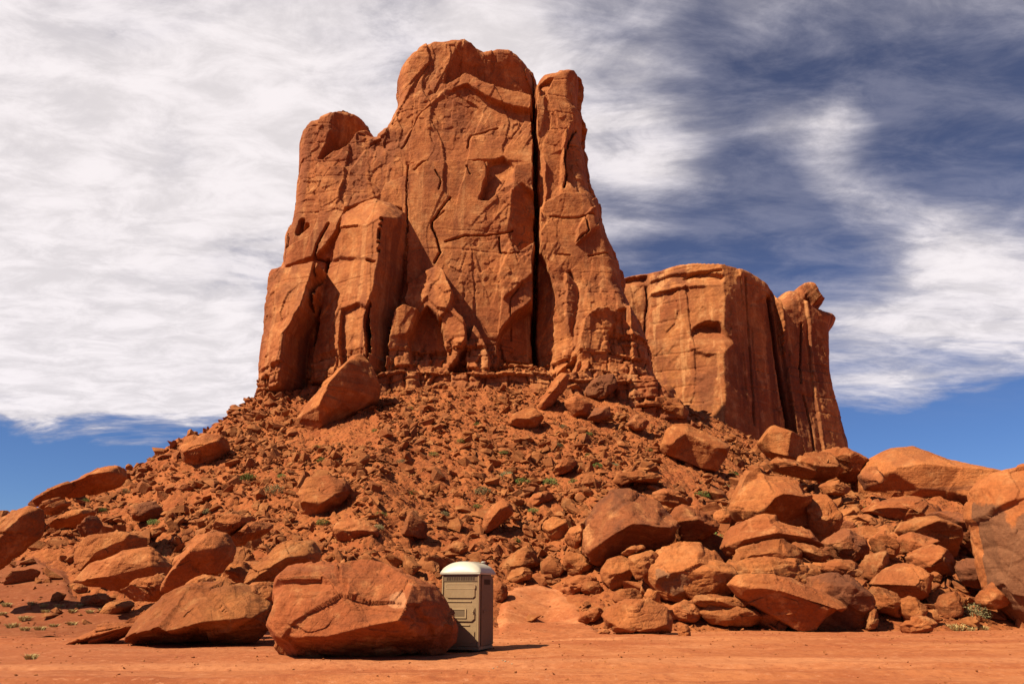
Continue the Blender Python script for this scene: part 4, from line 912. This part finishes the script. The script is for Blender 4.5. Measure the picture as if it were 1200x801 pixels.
Bd('boulder', 'dark hollow rock alone on the left scree', [(154, 600), (158, 592), (170, 588), (184, 589), (191, 601), (185, 611), (160, 610)], T=1.2, mat=M_dark)
Bd('boulder', 'smooth whaleback boulder at the left, upper of two', [(86, 644), (92, 636), (112, 629), (149, 625), (175, 631), (177, 640), (155, 647), (115, 660), (98, 671), (90, 662)], Y=36.5, T=1.5, rough=.7)
Bd('boulder', 'smooth whaleback boulder at the left, lower of two', [(96, 676), (112, 661), (149, 646), (179, 642), (190, 652), (199, 665), (193, 680), (145, 693), (105, 687)], [(104, 680, .8), (145, 676, 1), (190, 664, .8), (150, 658, .9)], Y=34.5, T=1.4, rough=.7)
Bd('boulder', 'low layered rock below the whaleback boulders', [(144, 690), (170, 679), (203, 671), (207, 682), (190, 700), (152, 704)], Y=32.5, T=1.0)
Bd('boulder', 'pale ribbed boulder above the tall tilted boulder', [(244, 626), (256, 612), (275, 604), (290, 603), (298, 608), (290, 617), (268, 628), (252, 632)], Y=38, T=1.2)
Bd('boulder', 'pale flat boulder right of the pale ribbed boulder', [(268, 633), (284, 617), (306, 610), (318, 614), (316, 620), (297, 631), (276, 636)], Y=38, T=1.0)
Bd('rock', 'small flat-topped rock left of the pale ribbed boulder', [(172, 626), (176, 619), (192, 617), (195, 624), (184, 632)], T=.6, cat='rock')
Bd('rock', 'low red rock in front of the whaleback boulders', [(90, 708), (98, 698), (124, 696), (130, 706), (112, 713)], T=.7, cat='rock')
Bd('rock', 'little round rock left of the lower whaleback boulder', [(86, 688), (92, 684), (102, 686), (101, 695), (88, 695)], T=.4, cat='rock')
# ------------------------------------------------------------------ loose rocks of the scree
def rock_template(seed, n=3):
    rnd = random.Random(seed)
    bm = bmesh.new()
    k = rnd.randint(9, 15)
    asp = (1, rnd.uniform(.7, 1), rnd.uniform(.38, .8))
    for _ in range(k):
        v = Vector((rnd.gauss(0, 1), rnd.gauss(0, 1), rnd.gauss(0, 1))).normalized() * rnd.uniform(.85, 1.1)
        bm.verts.new((v.x * asp[0], v.y * asp[1], v.z * asp[2]))
    bmesh.ops.convex_hull(bm, input=bm.verts)
    for v in [v for v in bm.verts if not v.link_faces]: bm.verts.remove(v)
    if n:
        bmesh.ops.bevel(bm, geom=list(bm.edges), offset=.07, segments=1, affect='EDGES', clamp_overlap=True)
        bmesh.ops.triangulate(bm, faces=bm.faces)
        bmesh.ops.subdivide_edges(bm, edges=bm.edges, cuts=n, use_grid_fill=True)
        bmesh.ops.triangulate(bm, faces=bm.faces)
    bm.verts.index_update(); bm.verts.ensure_lookup_table()
    V = np.array([v.co[:] for v in bm.verts]); F = np.array([[v.index for v in f.verts] for f in bm.faces])
    bm.free()
    if n:
        d = facet(V + seed * 3.3, .55, seed, tilt=1.1) * .10 + fbm(V + seed, .5, 4, seed, .6) * .06
        V = V * (1 + d[:, None])
    V = V / np.abs(V[:, 0]).max() * .5
    return V, F
TPL = [rock_template(500 + i, 3) for i in range(14)]
TPS = [rock_template(700 + i, 0) for i in range(16)]
HS = [(np.array(o), Y) for o, Y in HERO_SIL]
rg = np.random.default_rng(11)
def density(px, py):
    """chance of rocks by where the spot shows in the photograph"""
    d = 1.0
    if py > 640 and px < 200: d = .22 if px > 70 else .1
    if py > 690 and px < 160: d = .05
    if 585 < px < 685 and py > 688: d = .03
    if 560 < px < 660 and py > 700: d = .03
    if 800 < px < 880 and 545 < py < 600: d = .45
    if 140 < px < 330 and 560 < py < 610: d = .55
    if py > 738: d = .02
    return d
cand = []
tries = 0
while len(cand) < 38000 and tries < 200000:
    tries += 1
    t = rg.uniform(-.72, .72); Y = 33.5 + (104 - 33.5) * rg.random() ** .8
    u = rg.random(); cand_s = 0
    x = t * Y
    cand.append((x, Y, u, rg.random(), rg.random()))
cand = np.array(cand)
ch = slope(cand[:, 0], cand[:, 1])
cpx, cpy = unray(cand[:, 0], cand[:, 1], ch)
Ycr = np.interp(cand[:, 0] / cand[:, 1], _ct, _cY)
chute = fbm(np.stack([cand[:, 0] / cand[:, 1] * 60, cand[:, 1] * .15, cand[:, 0] * 0], 1), 4.0, 3, 301)
ok = (ch > .12) & (rg.random(len(cand)) < np.clip(.85 + chute * 1.6, .35, 1)) & (cand[:, 1] < Ycr + 1.5) & (cpx > -60) & (cpx < 1260)
ok &= np.array([rg.random() < density(a, b) for a, b in zip(cpx, cpy)])
cand, ch, cpx, cpy = cand[ok], ch[ok], cpx[ok], cpy[ok]
# power law of sizes, larger towards the foot and the right
rich = 1.0 + .9 * np.clip((cpx - 620) / 250, 0, 1) * np.clip((cpy - 520) / 60, 0, 1) + .35 * np.clip((cpy - 600) / 80, 0, 1)
size = .35 * (1 - cand[:, 2] * .997) ** (-1 / 2.1) * rich
size = np.minimum(size, 1.5 + .9 * (rich - 1))
tz_ = top_z(cand[:, 0], cand[:, 1])
app = size / cand[:, 1]
# drop loose rocks that would cover a traced boulder
keep = np.ones(len(cand), bool)
for o, Yh in HS:
    a, b = o.min(0), o.max(0)
    rpx = size / cand[:, 1] * 990 * .5
    m = (cpx > a[0] - rpx * .2) & (cpx < b[0] + rpx * .2) & (cpy - rpx > a[1] - 2) & (cpy - rpx < b[1] + rpx * .4) & (cand[:, 1] < Yh + 1.0) & (cand[:, 1] > Yh - 9)
    m &= (rpx > 1.6)
    keep &= ~m
cand, ch, cpx, cpy, size, tz_, app = [a[keep] for a in (cand, ch, cpx, cpy, size, tz_, app)]
vis = (cpx > 2) & (cpx < 1198)
order = np.argsort(-app * vis)
NIND = 185
meshes = []
for i, (V, F) in enumerate(TPL):
    me = mesh_np('rock', V, F, M_rubble if i % 4 else M_dark, smooth=False)
    bmx = bmesh.new(); bmx.from_mesh(me); bmesh.ops.recalc_face_normals(bmx, faces=bmx.faces); bmx.to_mesh(me); bmx.free()
    meshes.append(me)
def euler_mat(a, b, c):
    return np.array(Matrix.Rotation(c, 3, 'Z') @ Matrix.Rotation(b, 3, 'Y') @ Matrix.Rotation(a, 3, 'X'))
pr = random.Random(4)
def where(px, py):
    if px < 320: return 'left flank of the scree', 'loose rocks on the left flank'
    if px < 560: return 'scree below the left tower', 'loose rocks below the left tower'
    if px < 700: return 'scree above the sand fan', 'loose rocks above the sand fan'
    if px < 880: return 'scree between the pillar and the great round boulder', 'loose rocks below the pillar'
    return 'boulder pile at the right', 'loose rocks in the right pile'
for i in order[:NIND]:
    k = pr.randrange(len(meshes)); s = size[i]
    t = TPL[k][0]
    o = link('rock', meshes[k], (cand[i, 0], cand[i, 1], tz_[i] + s * np.ptp(t[:, 2]) * .28), rot=(pr.gauss(.15, .3), pr.gauss(0, .3), pr.uniform(0, 6.28)))
    o.scale = (s, s * pr.uniform(.8, 1.1), s * pr.uniform(.75, 1.15))
    w, g = where(cpx[i], cpy[i])
    o['label'] = 'angular loose red rock scattered on the ' + w; o['category'] = 'rock'; o['group'] = g
rest = order[NIND:]
print('rubble', len(rest))
VV, FF, base = [], [], 0
big = set(rest[:1500].tolist())
def put(i, x, y, z, s, detail):
    global base
    V, F = (TPL if detail else TPS)[pr.randrange(14)]
    M = euler_mat(pr.gauss(.1, .5), pr.gauss(0, .5), pr.uniform(0, 6.28))
    P = (V * np.array([1, pr.uniform(.6, 1), pr.uniform(.4, 1.1)]) * s) @ M.T + np.array([x, y, z + s * .12])
    VV.append(P); FF.append(F + base); base += len(P)
for n_, i in enumerate(rest):
    put(i, cand[i, 0], cand[i, 1], tz_[i], size[i], n_ < 350)
# fines: very small stones
m = 26000
t = rg.uniform(-.70, .70, m); Y = 33.2 + (98 - 33.2) * rg.random(m) ** .9; x = t * Y
h = slope(x, Y); fx, fy = unray(x, Y, h)
Yk = np.interp(t, _ct, _cY)
ok = (h > .06) & (Y < Yk) & np.array([rg.random() < max(density(a, b), .12) for a, b in zip(fx, fy)])
x, Y = x[ok], Y[ok]; z = top_z(x, Y)
ss = rg.uniform(.09, .26, len(x))
for a in range(len(x)): put(0, x[a], Y[a], z[a], ss[a], False)
me = mesh_np('scree_rubble', np.vstack(VV), np.vstack(FF), M_rubble, smooth=False)
bmx = bmesh.new(); bmx.from_mesh(me); bmesh.ops.recalc_face_normals(bmx, faces=bmx.faces); bmx.to_mesh(me); bmx.free()
link('scree_rubble', me, label='small red rubble covering the whole scree slope', cat='rubble', kind='stuff')
# pebbles on the turnout
VV, FF, base = [], [], 0
m = 5000
x = rg.uniform(-22, 24, m); Y = 13 + 24 * rg.random(m) ** .8
z = top_z(x, Y)
for a in range(m): put(0, x[a], Y[a], z[a] - .004, .018 + .09 * rg.random() ** 4, False)
me = mesh_np('gravel', np.vstack(VV), np.vstack(FF), M_rubble, smooth=False)
link('gravel', me, label='fine scattered pebbles on the dirt turnout', cat='gravel', kind='stuff')
# ------------------------------------------------------------------ portable toilet
M_tan = plain('tan_plastic', (.50, .345, .215), .5, .35, .15, 14, .06)
M_tan2 = plain('tan_plastic_edge', (.62, .44, .28), .45, .4, .1, 14, .05)
M_brown_shade = plain('brown_shade_plastic', (.25, .165, .105), .6, .3, .15, 14, .10)
M_white = plain('white_plastic', (.80, .76, .72), .45, .4, .05, 10, .03)
M_slot = plain('dark_slot', (.10, .055, .035), .7, .2, 0, 10, .1)
M_skid = plain('dark_skid', (.05, .035, .03), .8, .2, 0, 10, .1)
def solid(bm, x0, x1, y0, y1, z0, z1, bev=0.0):
    r = bmesh.ops.create_cube(bm, size=1)
    vs = r['verts']
    for v in vs:
        v.co = Vector(((x0 + x1) / 2 + v.co.x * (x1 - x0), (y0 + y1) / 2 + v.co.y * (y1 - y0), (z0 + z1) / 2 + v.co.z * (z1 - z0)))
    if bev:
        es = list({e for v in vs for e in v.link_edges})
        bmesh.ops.bevel(bm, geom=es, offset=bev, segments=2, affect='EDGES', clamp_overlap=True)
def prism(bm, poly, y0, y1, bev=0.0):
    """poly in x,z ; extruded from y0 (front) to y1"""
    a = [bm.verts.new((x, y0, z)) for x, z in poly]; b = [bm.verts.new((x, y1, z)) for x, z in poly]
    n = len(poly)
    fs = [bm.faces.new(a), bm.faces.new(b[::-1])]
    for i in range(n): fs.append(bm.faces.new((a[i], b[i], b[(i + 1) % n], a[(i + 1) % n])))
    bmesh.ops.recalc_face_normals(bm, faces=fs)
    if bev: bmesh.ops.bevel(bm, geom=list(fs[0].edges), offset=bev, segments=2, affect='EDGES', clamp_overlap=True)
def ring(bm, outer, inner, y0, y1):
    """frame between two polygons with equal vertex counts"""
    n = len(outer)
    v = [[bm.verts.new((x, y, z)) for x, z in p] for p in (outer, inner) for y in (y0, y1)]
    of, ob, nf, nb = v
    for i in range(n):
        j = (i + 1) % n
        for q in ((of[i], of[j], nf[j], nf[i]), (ob[j], ob[i], nb[i], nb[j]), (of[j], of[i], ob[i], ob[j]), (nf[i], nf[j], nb[j], nb[i])):
            bm.faces.new(q)
def fin(name, bm, mat, parent, smooth=False, loc=(0, 0, 0)):
    bmesh.ops.recalc_face_normals(bm, faces=bm.faces)
    me = bpy.data.meshes.new(name); bm.to_mesh(me); bm.free(); me.materials.append(mat)
    for p in me.polygons: p.use_smooth = smooth
    return link(name, me, loc, parent)
W2, DP, HT = .56, 1.10, 2.06
tx0, ty0 = ray(538.5, 763)[0] * 23.6, 23.6
toilet = bpy.data.objects.new('portable_toilet', None); C.objects.link(toilet)
toilet.location = (tx0, ty0, float(ground_z(np.array([tx0]), np.array([ty0]))[0]) + .02)
toilet.rotation_euler = (0, 0, R(-19.5))
toilet['label'] = 'tan portable toilet with a white domed roof behind the huge broken boulder'; toilet['category'] = 'portable toilet'
# y = 0 is the front
bm = bmesh.new()
for sx in (-.42, 0, .42): solid(bm, sx - .06, sx + .06, .02, DP - .02, -.03, .05, .01)
fin('skid', bm, M_skid, toilet)
bm = bmesh.new(); solid(bm, -W2 - .01, W2 + .01, .0, DP, .05, .14, .015); fin('floor_tray', bm, M_tan, toilet)
bm = bmesh.new(); solid(bm, -W2 + .012, W2 - .012, .05, DP - .03, .14, HT, .03); fin('cabin', bm, M_tan, toilet)
# side walls: ribbed panels with rounded upper rear corner
def sidewall(s):
    bm = bmesh.new(); x0 = s * (W2 - .012); x1 = s * (W2 + .035)
    poly = [(.10, .15), (.10, HT - .10), (.16, HT - .02), (.86, HT - .02), (.98, HT - .06), (1.05, HT - .16), (1.06, .15)]
    a = [bm.verts.new((x1, y, z)) for y, z in poly]; b = [bm.verts.new((x0, y, z)) for y, z in poly]
    f = bm.faces.new(a); n = len(poly)
    for i in range(n): bm.faces.new((a[i], b[i], b[(i + 1) % n], a[(i + 1) % n]))
    bmesh.ops.bevel(bm, geom=list(f.edges), offset=.015, segments=2, affect='EDGES', clamp_overlap=True)
    solid(bm, min(x1, x1 + s * .014), max(x1, x1 + s * .014), .24, .92, 1.02, 1.09, .006)
    fin('side_wall', bm, M_brown_shade, toilet)  # shade of the side put into the colour, darker than the front
sidewall(1); sidewall(-1)
bm = bmesh.new()
for i in range(9): solid(bm, W2 + .037, W2 + .043, .3 + i * .055, .33 + i * .055, 1.78, 1.92)
fin('slot_row', bm, M_slot, toilet)
# corner posts and header
for s in (-1, 1):
    bm = bmesh.new(); solid(bm, s * W2 - .035 if s > 0 else -W2 - .012, W2 + .012 if s > 0 else -W2 + .035, -.03, .08, .14, HT, .012); fin('corner_post', bm, M_tan2, toilet)
bm = bmesh.new(); solid(bm, -W2 + .036, W2 - .036, -.012, .05, 1.86, HT - .004, .008)
head = fin('door_header', bm, M_brown_shade, toilet)
bm = bmesh.new()
xx = -.43; pr2 = random.Random(3)
for w_, g_ in ((.05, .02), (.06, .02), (.035, .025), (.06, .02), (.06, .02), (.035, .025), (.055, .02), (.06, .02), (.035, .02), (.06, .025), (.05, .02), (.06, .02)):
    solid(bm, xx, xx + w_, -.020, -.010, 1.90, 2.0, .003); xx += w_ + g_
fin('slot_row', bm, M_slot, head)  # slots standing in for unreadable raised lettering on the header
# door with pressed panels
bm = bmesh.new(); solid(bm, -W2 + .045, W2 - .045, .0, .05, .15, 1.85, .006)
door = fin('door', bm, M_tan, toilet)
def octo(x0, x1, z0, z1, c):
    return [(x0 + c, z0), (x1 - c, z0), (x1, z0 + c * .8), (x1, z1 - c * .8), (x1 - c, z1), (x0 + c, z1), (x0, z1 - c * .8), (x0, z0 + c * .8)]
def inset(x0, x1, z0, z1, c, e): return octo(x0 + e, x1 - e, z0 + e, z1 - e, c * .9)
bm = bmesh.new()
for (x0, x1, z0, z1, c, d) in ((-.46, .46, 1.40, 1.82, .07, .03), (-.46, .46, .78, 1.24, .10, .035), (-.46, .46, .22, .62, .10, .03)):
    prism(bm, octo(x0, x1, z0, z1, c), -d, .01, .022)
fin('door_panel', bm, M_tan, door)
bm = bmesh.new()
ring(bm, octo(-.30, .20, .88, 1.14, .01), octo(-.262, .162, .918, 1.102, .01), -.058, -.02)
for zz_, x0, x1 in ((1.325, -.44, .34), (.70, -.44, .30)):
    solid(bm, x0, x1, -.022, .0, zz_ - .018, zz_ + .018, .006)
ring(bm, octo(-.46, .46, 1.66, 1.80, .03), octo(-.44, .44, 1.68, 1.785, .03), -.036, -.028)
fin('moulding', bm, M_tan2, door)
bm = bmesh.new(); solid(bm, -.262, .162, -.046, -.03, .918, 1.102, .003); fin('sign_plate', bm, M_brown_shade, door)
bm = bmesh.new(); solid(bm, .385, .425, -.05, -.0, .98, 1.12, .01); solid(bm, .39, .42, -.075, -.045, 1.04, 1.07, .006); fin('latch', bm, M_tan2, door)
# white domed roof
bm = bmesh.new()
nx, ny = 33, 17
grid = []
for j in range(ny):
    row = []
    for i in range(nx):
        u = -1 + 2 * i / (nx - 1); v = -1 + 2 * j / (ny - 1)
        x = u * (W2 + .055); y = DP / 2 + v * (DP / 2 + .065)
        z = HT + .05 + .31 * (max(0, 1 - abs(u) ** 2.2)) ** .55 * (max(0, 1 - abs(v) ** 9)) ** .4
        row.append(bm.verts.new((x, y, z)))
    grid.append(row)
for j in range(ny - 1):
    for i in range(nx - 1): bm.faces.new((grid[j][i], grid[j][i + 1], grid[j + 1][i + 1], grid[j + 1][i]))
roof = fin('roof', bm, M_white, toilet, True)
bm = bmesh.new(); solid(bm, -W2 - .06, W2 + .06, -.07, DP + .07, HT - .006, HT + .052, .012); fin('roof_rim', bm, M_white, roof)
bm = bmesh.new()
bmesh.ops.create_cone(bm, segments=20, radius1=.05, radius2=.05, depth=.16, cap_ends=True, matrix=Matrix.Translation((.33, DP - .2, HT + .27)))
bmesh.ops.create_cone(bm, segments=20, radius1=.075, radius2=.05, depth=.03, cap_ends=True, matrix=Matrix.Translation((.33, DP - .2, HT + .36)))
fin('vent_pipe', bm, M_white, roof, True)
# raised roof rib panel
bm = bmesh.new()
n = 12; fr_, bk_ = [], []
for i in range(n + 1):
    u = -.52 + 1.04 * i / n; x = u * (W2 + .055)
    z = HT + .062 + .31 * (1 - abs(u) ** 2.2) ** .55
    fr_.append((x, z))
a = [bm.verts.new((x, .10, z - .02)) for x, z in fr_]; b = [bm.verts.new((x, DP - .25, z)) for x, z in fr_]; a2 = [bm.verts.new((x, .02, z - .16)) for x, z in fr_]
for i in range(n): bm.faces.new((a[i], a[i + 1], b[i + 1], b[i])); bm.faces.new((a2[i], a2[i + 1], a[i + 1], a[i]))
bmesh.ops.solidify(bm, geom=bm.faces, thickness=.015)
fin('roof_panel', bm, M_white, roof)

# ------------------------------------------------------------------ desert plants
def leafmat(name, col, col2):
    m, t, b = newmat(name)
    oi = nd(t, 'ShaderNodeObjectInfo'); P = nd(t, 'ShaderNodeNewGeometry').outputs['Position']
    n = nd(t, 'ShaderNodeTexNoise', {'Vector': P, 'Scale': 9.0, 'Detail': 3}).outputs[0]
    t.links.new(mixc(t, maprange(t, n, .35, .65), col, col2), b.inputs['Base Color']); b.inputs['Roughness'].default_value = .8
    b.inputs['Specular IOR Level'].default_value = .1
    return m
M_green = leafmat('shrub_leaf', (.09, .13, .03), (.16, .18, .05))
M_straw = leafmat('dry_grass', (.48, .36, .15), (.34, .25, .10))
M_sage = leafmat('sage_leaf', (.13, .13, .06), (.24, .18, .08))
M_twig = plain('twig', (.16, .10, .06), .9, .1)
def tuft(seed, n, h, w, straw):
    r = random.Random(seed); bm = bmesh.new()
    for _ in range(n):
        a = r.uniform(0, 6.28); rr = w * math.sqrt(r.random()) * .5; x, y = rr * math.cos(a), rr * math.sin(a)
        l = h * r.uniform(.5, 1) * (1 - .5 * rr / w); lean = (x / w + r.gauss(0, .18), y / w + r.gauss(0, .18))
        if straw:
            t = .012 + .008 * r.random(); b_ = r.uniform(0, 3.14)
            p0 = Vector((x * .5, y * .5, -.03)); p1 = p0 + Vector((lean[0] * l * .4, lean[1] * l * .4, l * .6)); p2 = p1 + Vector((lean[0] * l * .7, lean[1] * l * .7, l * .35))
            s = Vector((math.cos(b_), math.sin(b_), 0)) * t
            v = [bm.verts.new(q) for q in (p0 - s, p0 + s, p1 + s * .7, p1 - s * .7, p2)]
            bm.faces.new(v[:4]); bm.faces.new((v[3], v[2], v[4]))
        else:
            c = Vector((x, y, max(.02, h * r.random() ** .8 * (1 - (rr * 1.7 / w) ** 2 * .6))))
            for _k in range(3):
                d = Vector((r.gauss(0, 1), r.gauss(0, 1), r.gauss(.3, 1))).normalized() * .075 * r.uniform(.6, 1.3)
                s = d.cross(Vector((r.random(), r.random(), r.random()))).normalized() * .028
                p = c + Vector((r.gauss(0, .03), r.gauss(0, .03), r.gauss(0, .03)))
                v = [bm.verts.new(q) for q in (p, p + d * .5 + s, p + d, p + d * .5 - s)]
                bm.faces.new(v)
    return bm
def twigs(seed, h, w):
    r = random.Random(seed); bm = bmesh.new()
    for _ in range(14):
        a = r.uniform(0, 6.28); e = Vector((math.cos(a) * w * .4 * r.random(), math.sin(a) * w * .4 * r.random(), h * r.uniform(.5, .9)))
        p0 = Vector((0, 0, -.05)); s = e.cross(Vector((0, 0, 1))).normalized() * .012; u = Vector((0, 0, .012)).cross(s.normalized()) if s.length else Vector((.01, 0, 0))
        A = [bm.verts.new(p0 + q) for q in (s, u, -s, -u)]; B = [bm.verts.new(e + q * .4) for q in (s, u, -s, -u)]
        for i in range(4): bm.faces.new((A[i], A[(i + 1) % 4], B[(i + 1) % 4], B[i]))
    return bm
def tmesh(name, bm, mat):
    me = bpy.data.meshes.new(name); bm.to_mesh(me); bm.free(); me.materials.append(mat); return me
SH = [(tmesh('foliage', tuft(40 + i, 260, .55, 1.2, False), M_green if i < 3 else M_sage), tmesh('stem', twigs(60 + i, .5, 1.0), M_twig)) for i in range(5)]
GR = [tmesh('grass_tuft', tuft(80 + i, 150, .42, .6, True), M_straw) for i in range(4)]
def surf(x, y):
    return float(top_z(np.array([float(x)]), np.array([y]))[0])
def shrub(px, py, wpx, k, label, group=None):
    x, Y, h = hit(px, py); s = wpx * Y / 990.0 / 1.15
    r = bpy.data.objects.new('desert_shrub', None); C.objects.link(r); r.location = (x, Y, surf(x, Y)); r.rotation_euler = (0, 0, px); s *= 1.35; r.scale = (s, s, s)
    r['label'] = label; r['category'] = 'shrub'
    if group: r['group'] = group
    for nm, me in (('foliage', SH[k][0]), ('stem', SH[k][1])): link(nm, me, parent=r)
G1 = 'small green shrubs dotted over the scree'
for n_, (px, py, w) in enumerate([(373, 520, 10), (377, 538, 9), (290, 566, 13), (320, 584, 18), (243, 605, 9), (180, 613, 11), (378, 618, 12), (446, 608, 11), (594, 554, 12), (566, 576, 15), (612, 565, 14), (560, 590, 9), (645, 568, 13),
                                  (147, 578, 9), (443, 625, 10), (690, 508, 8), (672, 560, 10), (700, 545, 9), (850, 575, 10), (430, 588, 9), (870, 470, 5), (508, 536, 9), (540, 520, 8), (470, 552, 9), (230, 640, 8), (1012, 610, 12), (998, 603, 9), (330, 560, 8), (410, 545, 8), (655, 520, 8), (590, 530, 8), (760, 520, 8), (485, 575, 9), (520, 600, 10), (540, 640, 9), (625, 605, 9), (605, 640, 8), (690, 530, 8), (720, 540, 8), (660, 500, 7), (560, 500, 7), (480, 480, 7), (440, 500, 7), (340, 530, 8), (300, 600, 8), (860, 560, 9), (1000, 630, 9), (985, 600, 9), (905, 575, 7), (280, 640, 8), (120, 600, 7), (100, 590, 7)]):
    shrub(px, py, w, n_ % 5, 'small green shrub growing among the rubble of the scree', G1)
shrub(823, 583, 14, 0, 'bright green shrub above the triangular grey-topped boulder')
shrub(832, 638, 26, 1, 'spreading green shrub between the great round boulder and the pale ledge')
shrub(186, 655, 16, 3, 'grey green bush beside the lower whaleback boulder')
shrub(1142, 722, 26, 3, 'dark sage bush at the foot of the varnished boulder')
shrub(1098, 662, 18, 4, 'olive shrub in front of the pyramid-like boulder')
G2 = 'dry yellow grass tufts on the left dirt'
for n_, (px, py, w) in enumerate([(6, 716, 10), (36, 714, 9), (50, 716, 9), (28, 728, 12), (52, 722, 8), (68, 716, 9), (84, 722, 9), (92, 715, 8), (104, 722, 8), (120, 720, 10), (14, 738, 13), (28, 742, 10), (46, 741, 12), (62, 738, 9), (84, 735, 10), (36, 771, 14), (130, 714, 8), (2, 722, 8)]):
    x, Y, h = hit(px, py); s = w * Y / 990.0 / .5
    o = link('grass_tuft', GR[n_ % 4], (x, Y, surf(x, Y)), label='dry yellow grass tuft on the dirt left of the pale slab', cat='grass tuft', group=G2, rot=(0, 0, px)); o.scale = (s * 1.3, s * 1.3, s * .8)
for n_, (px, py, w, lb) in enumerate([(1120, 733, 22, 'dry straw-coloured grass tuft left of the dark sage bush'), (1136, 735, 14, 'small straw-coloured grass tuft below the dark sage bush'), (1152, 733, 14, 'straw-coloured grass tuft right of the dark sage bush')]):
    x, Y, h = hit(px, py); s = w * Y / 990.0 / .5
    o = link('grass_tuft', GR[n_ % 4], (x, Y, surf(x, Y)), label=lb, cat='grass tuft', rot=(0, 0, px)); o.scale = (s, s, s * .6)
# white stones on the dirt in front of the toilet
M_wstone = plain('white_stone', (.62, .50, .40), .9, .1, .3, 20, .1)
wm = [mesh_np('white_stone', TPL[i][0], TPL[i][1], M_wstone, False) for i in range(3)]
for n_, (px, py, w) in enumerate([(586, 774, 3.5), (589, 772, 3), (592, 776, 4), (596, 774, 3), (583, 778, 2.5), (578, 781, 3), (600, 777, 2.5), (573, 784, 2.2), (590, 779, 2.4)]):
    x, Y, h = hit(px, py); s = w * Y / 990.0
    o = link('white_stone', wm[n_ % 3], (x, Y, surf(x, Y) + s * .12), label='small whitish stone on the dirt in front of the toilet', cat='stone', group='white stones in front of the toilet', rot=(0, 0, n_)); o.scale = (s, s, s * .8)
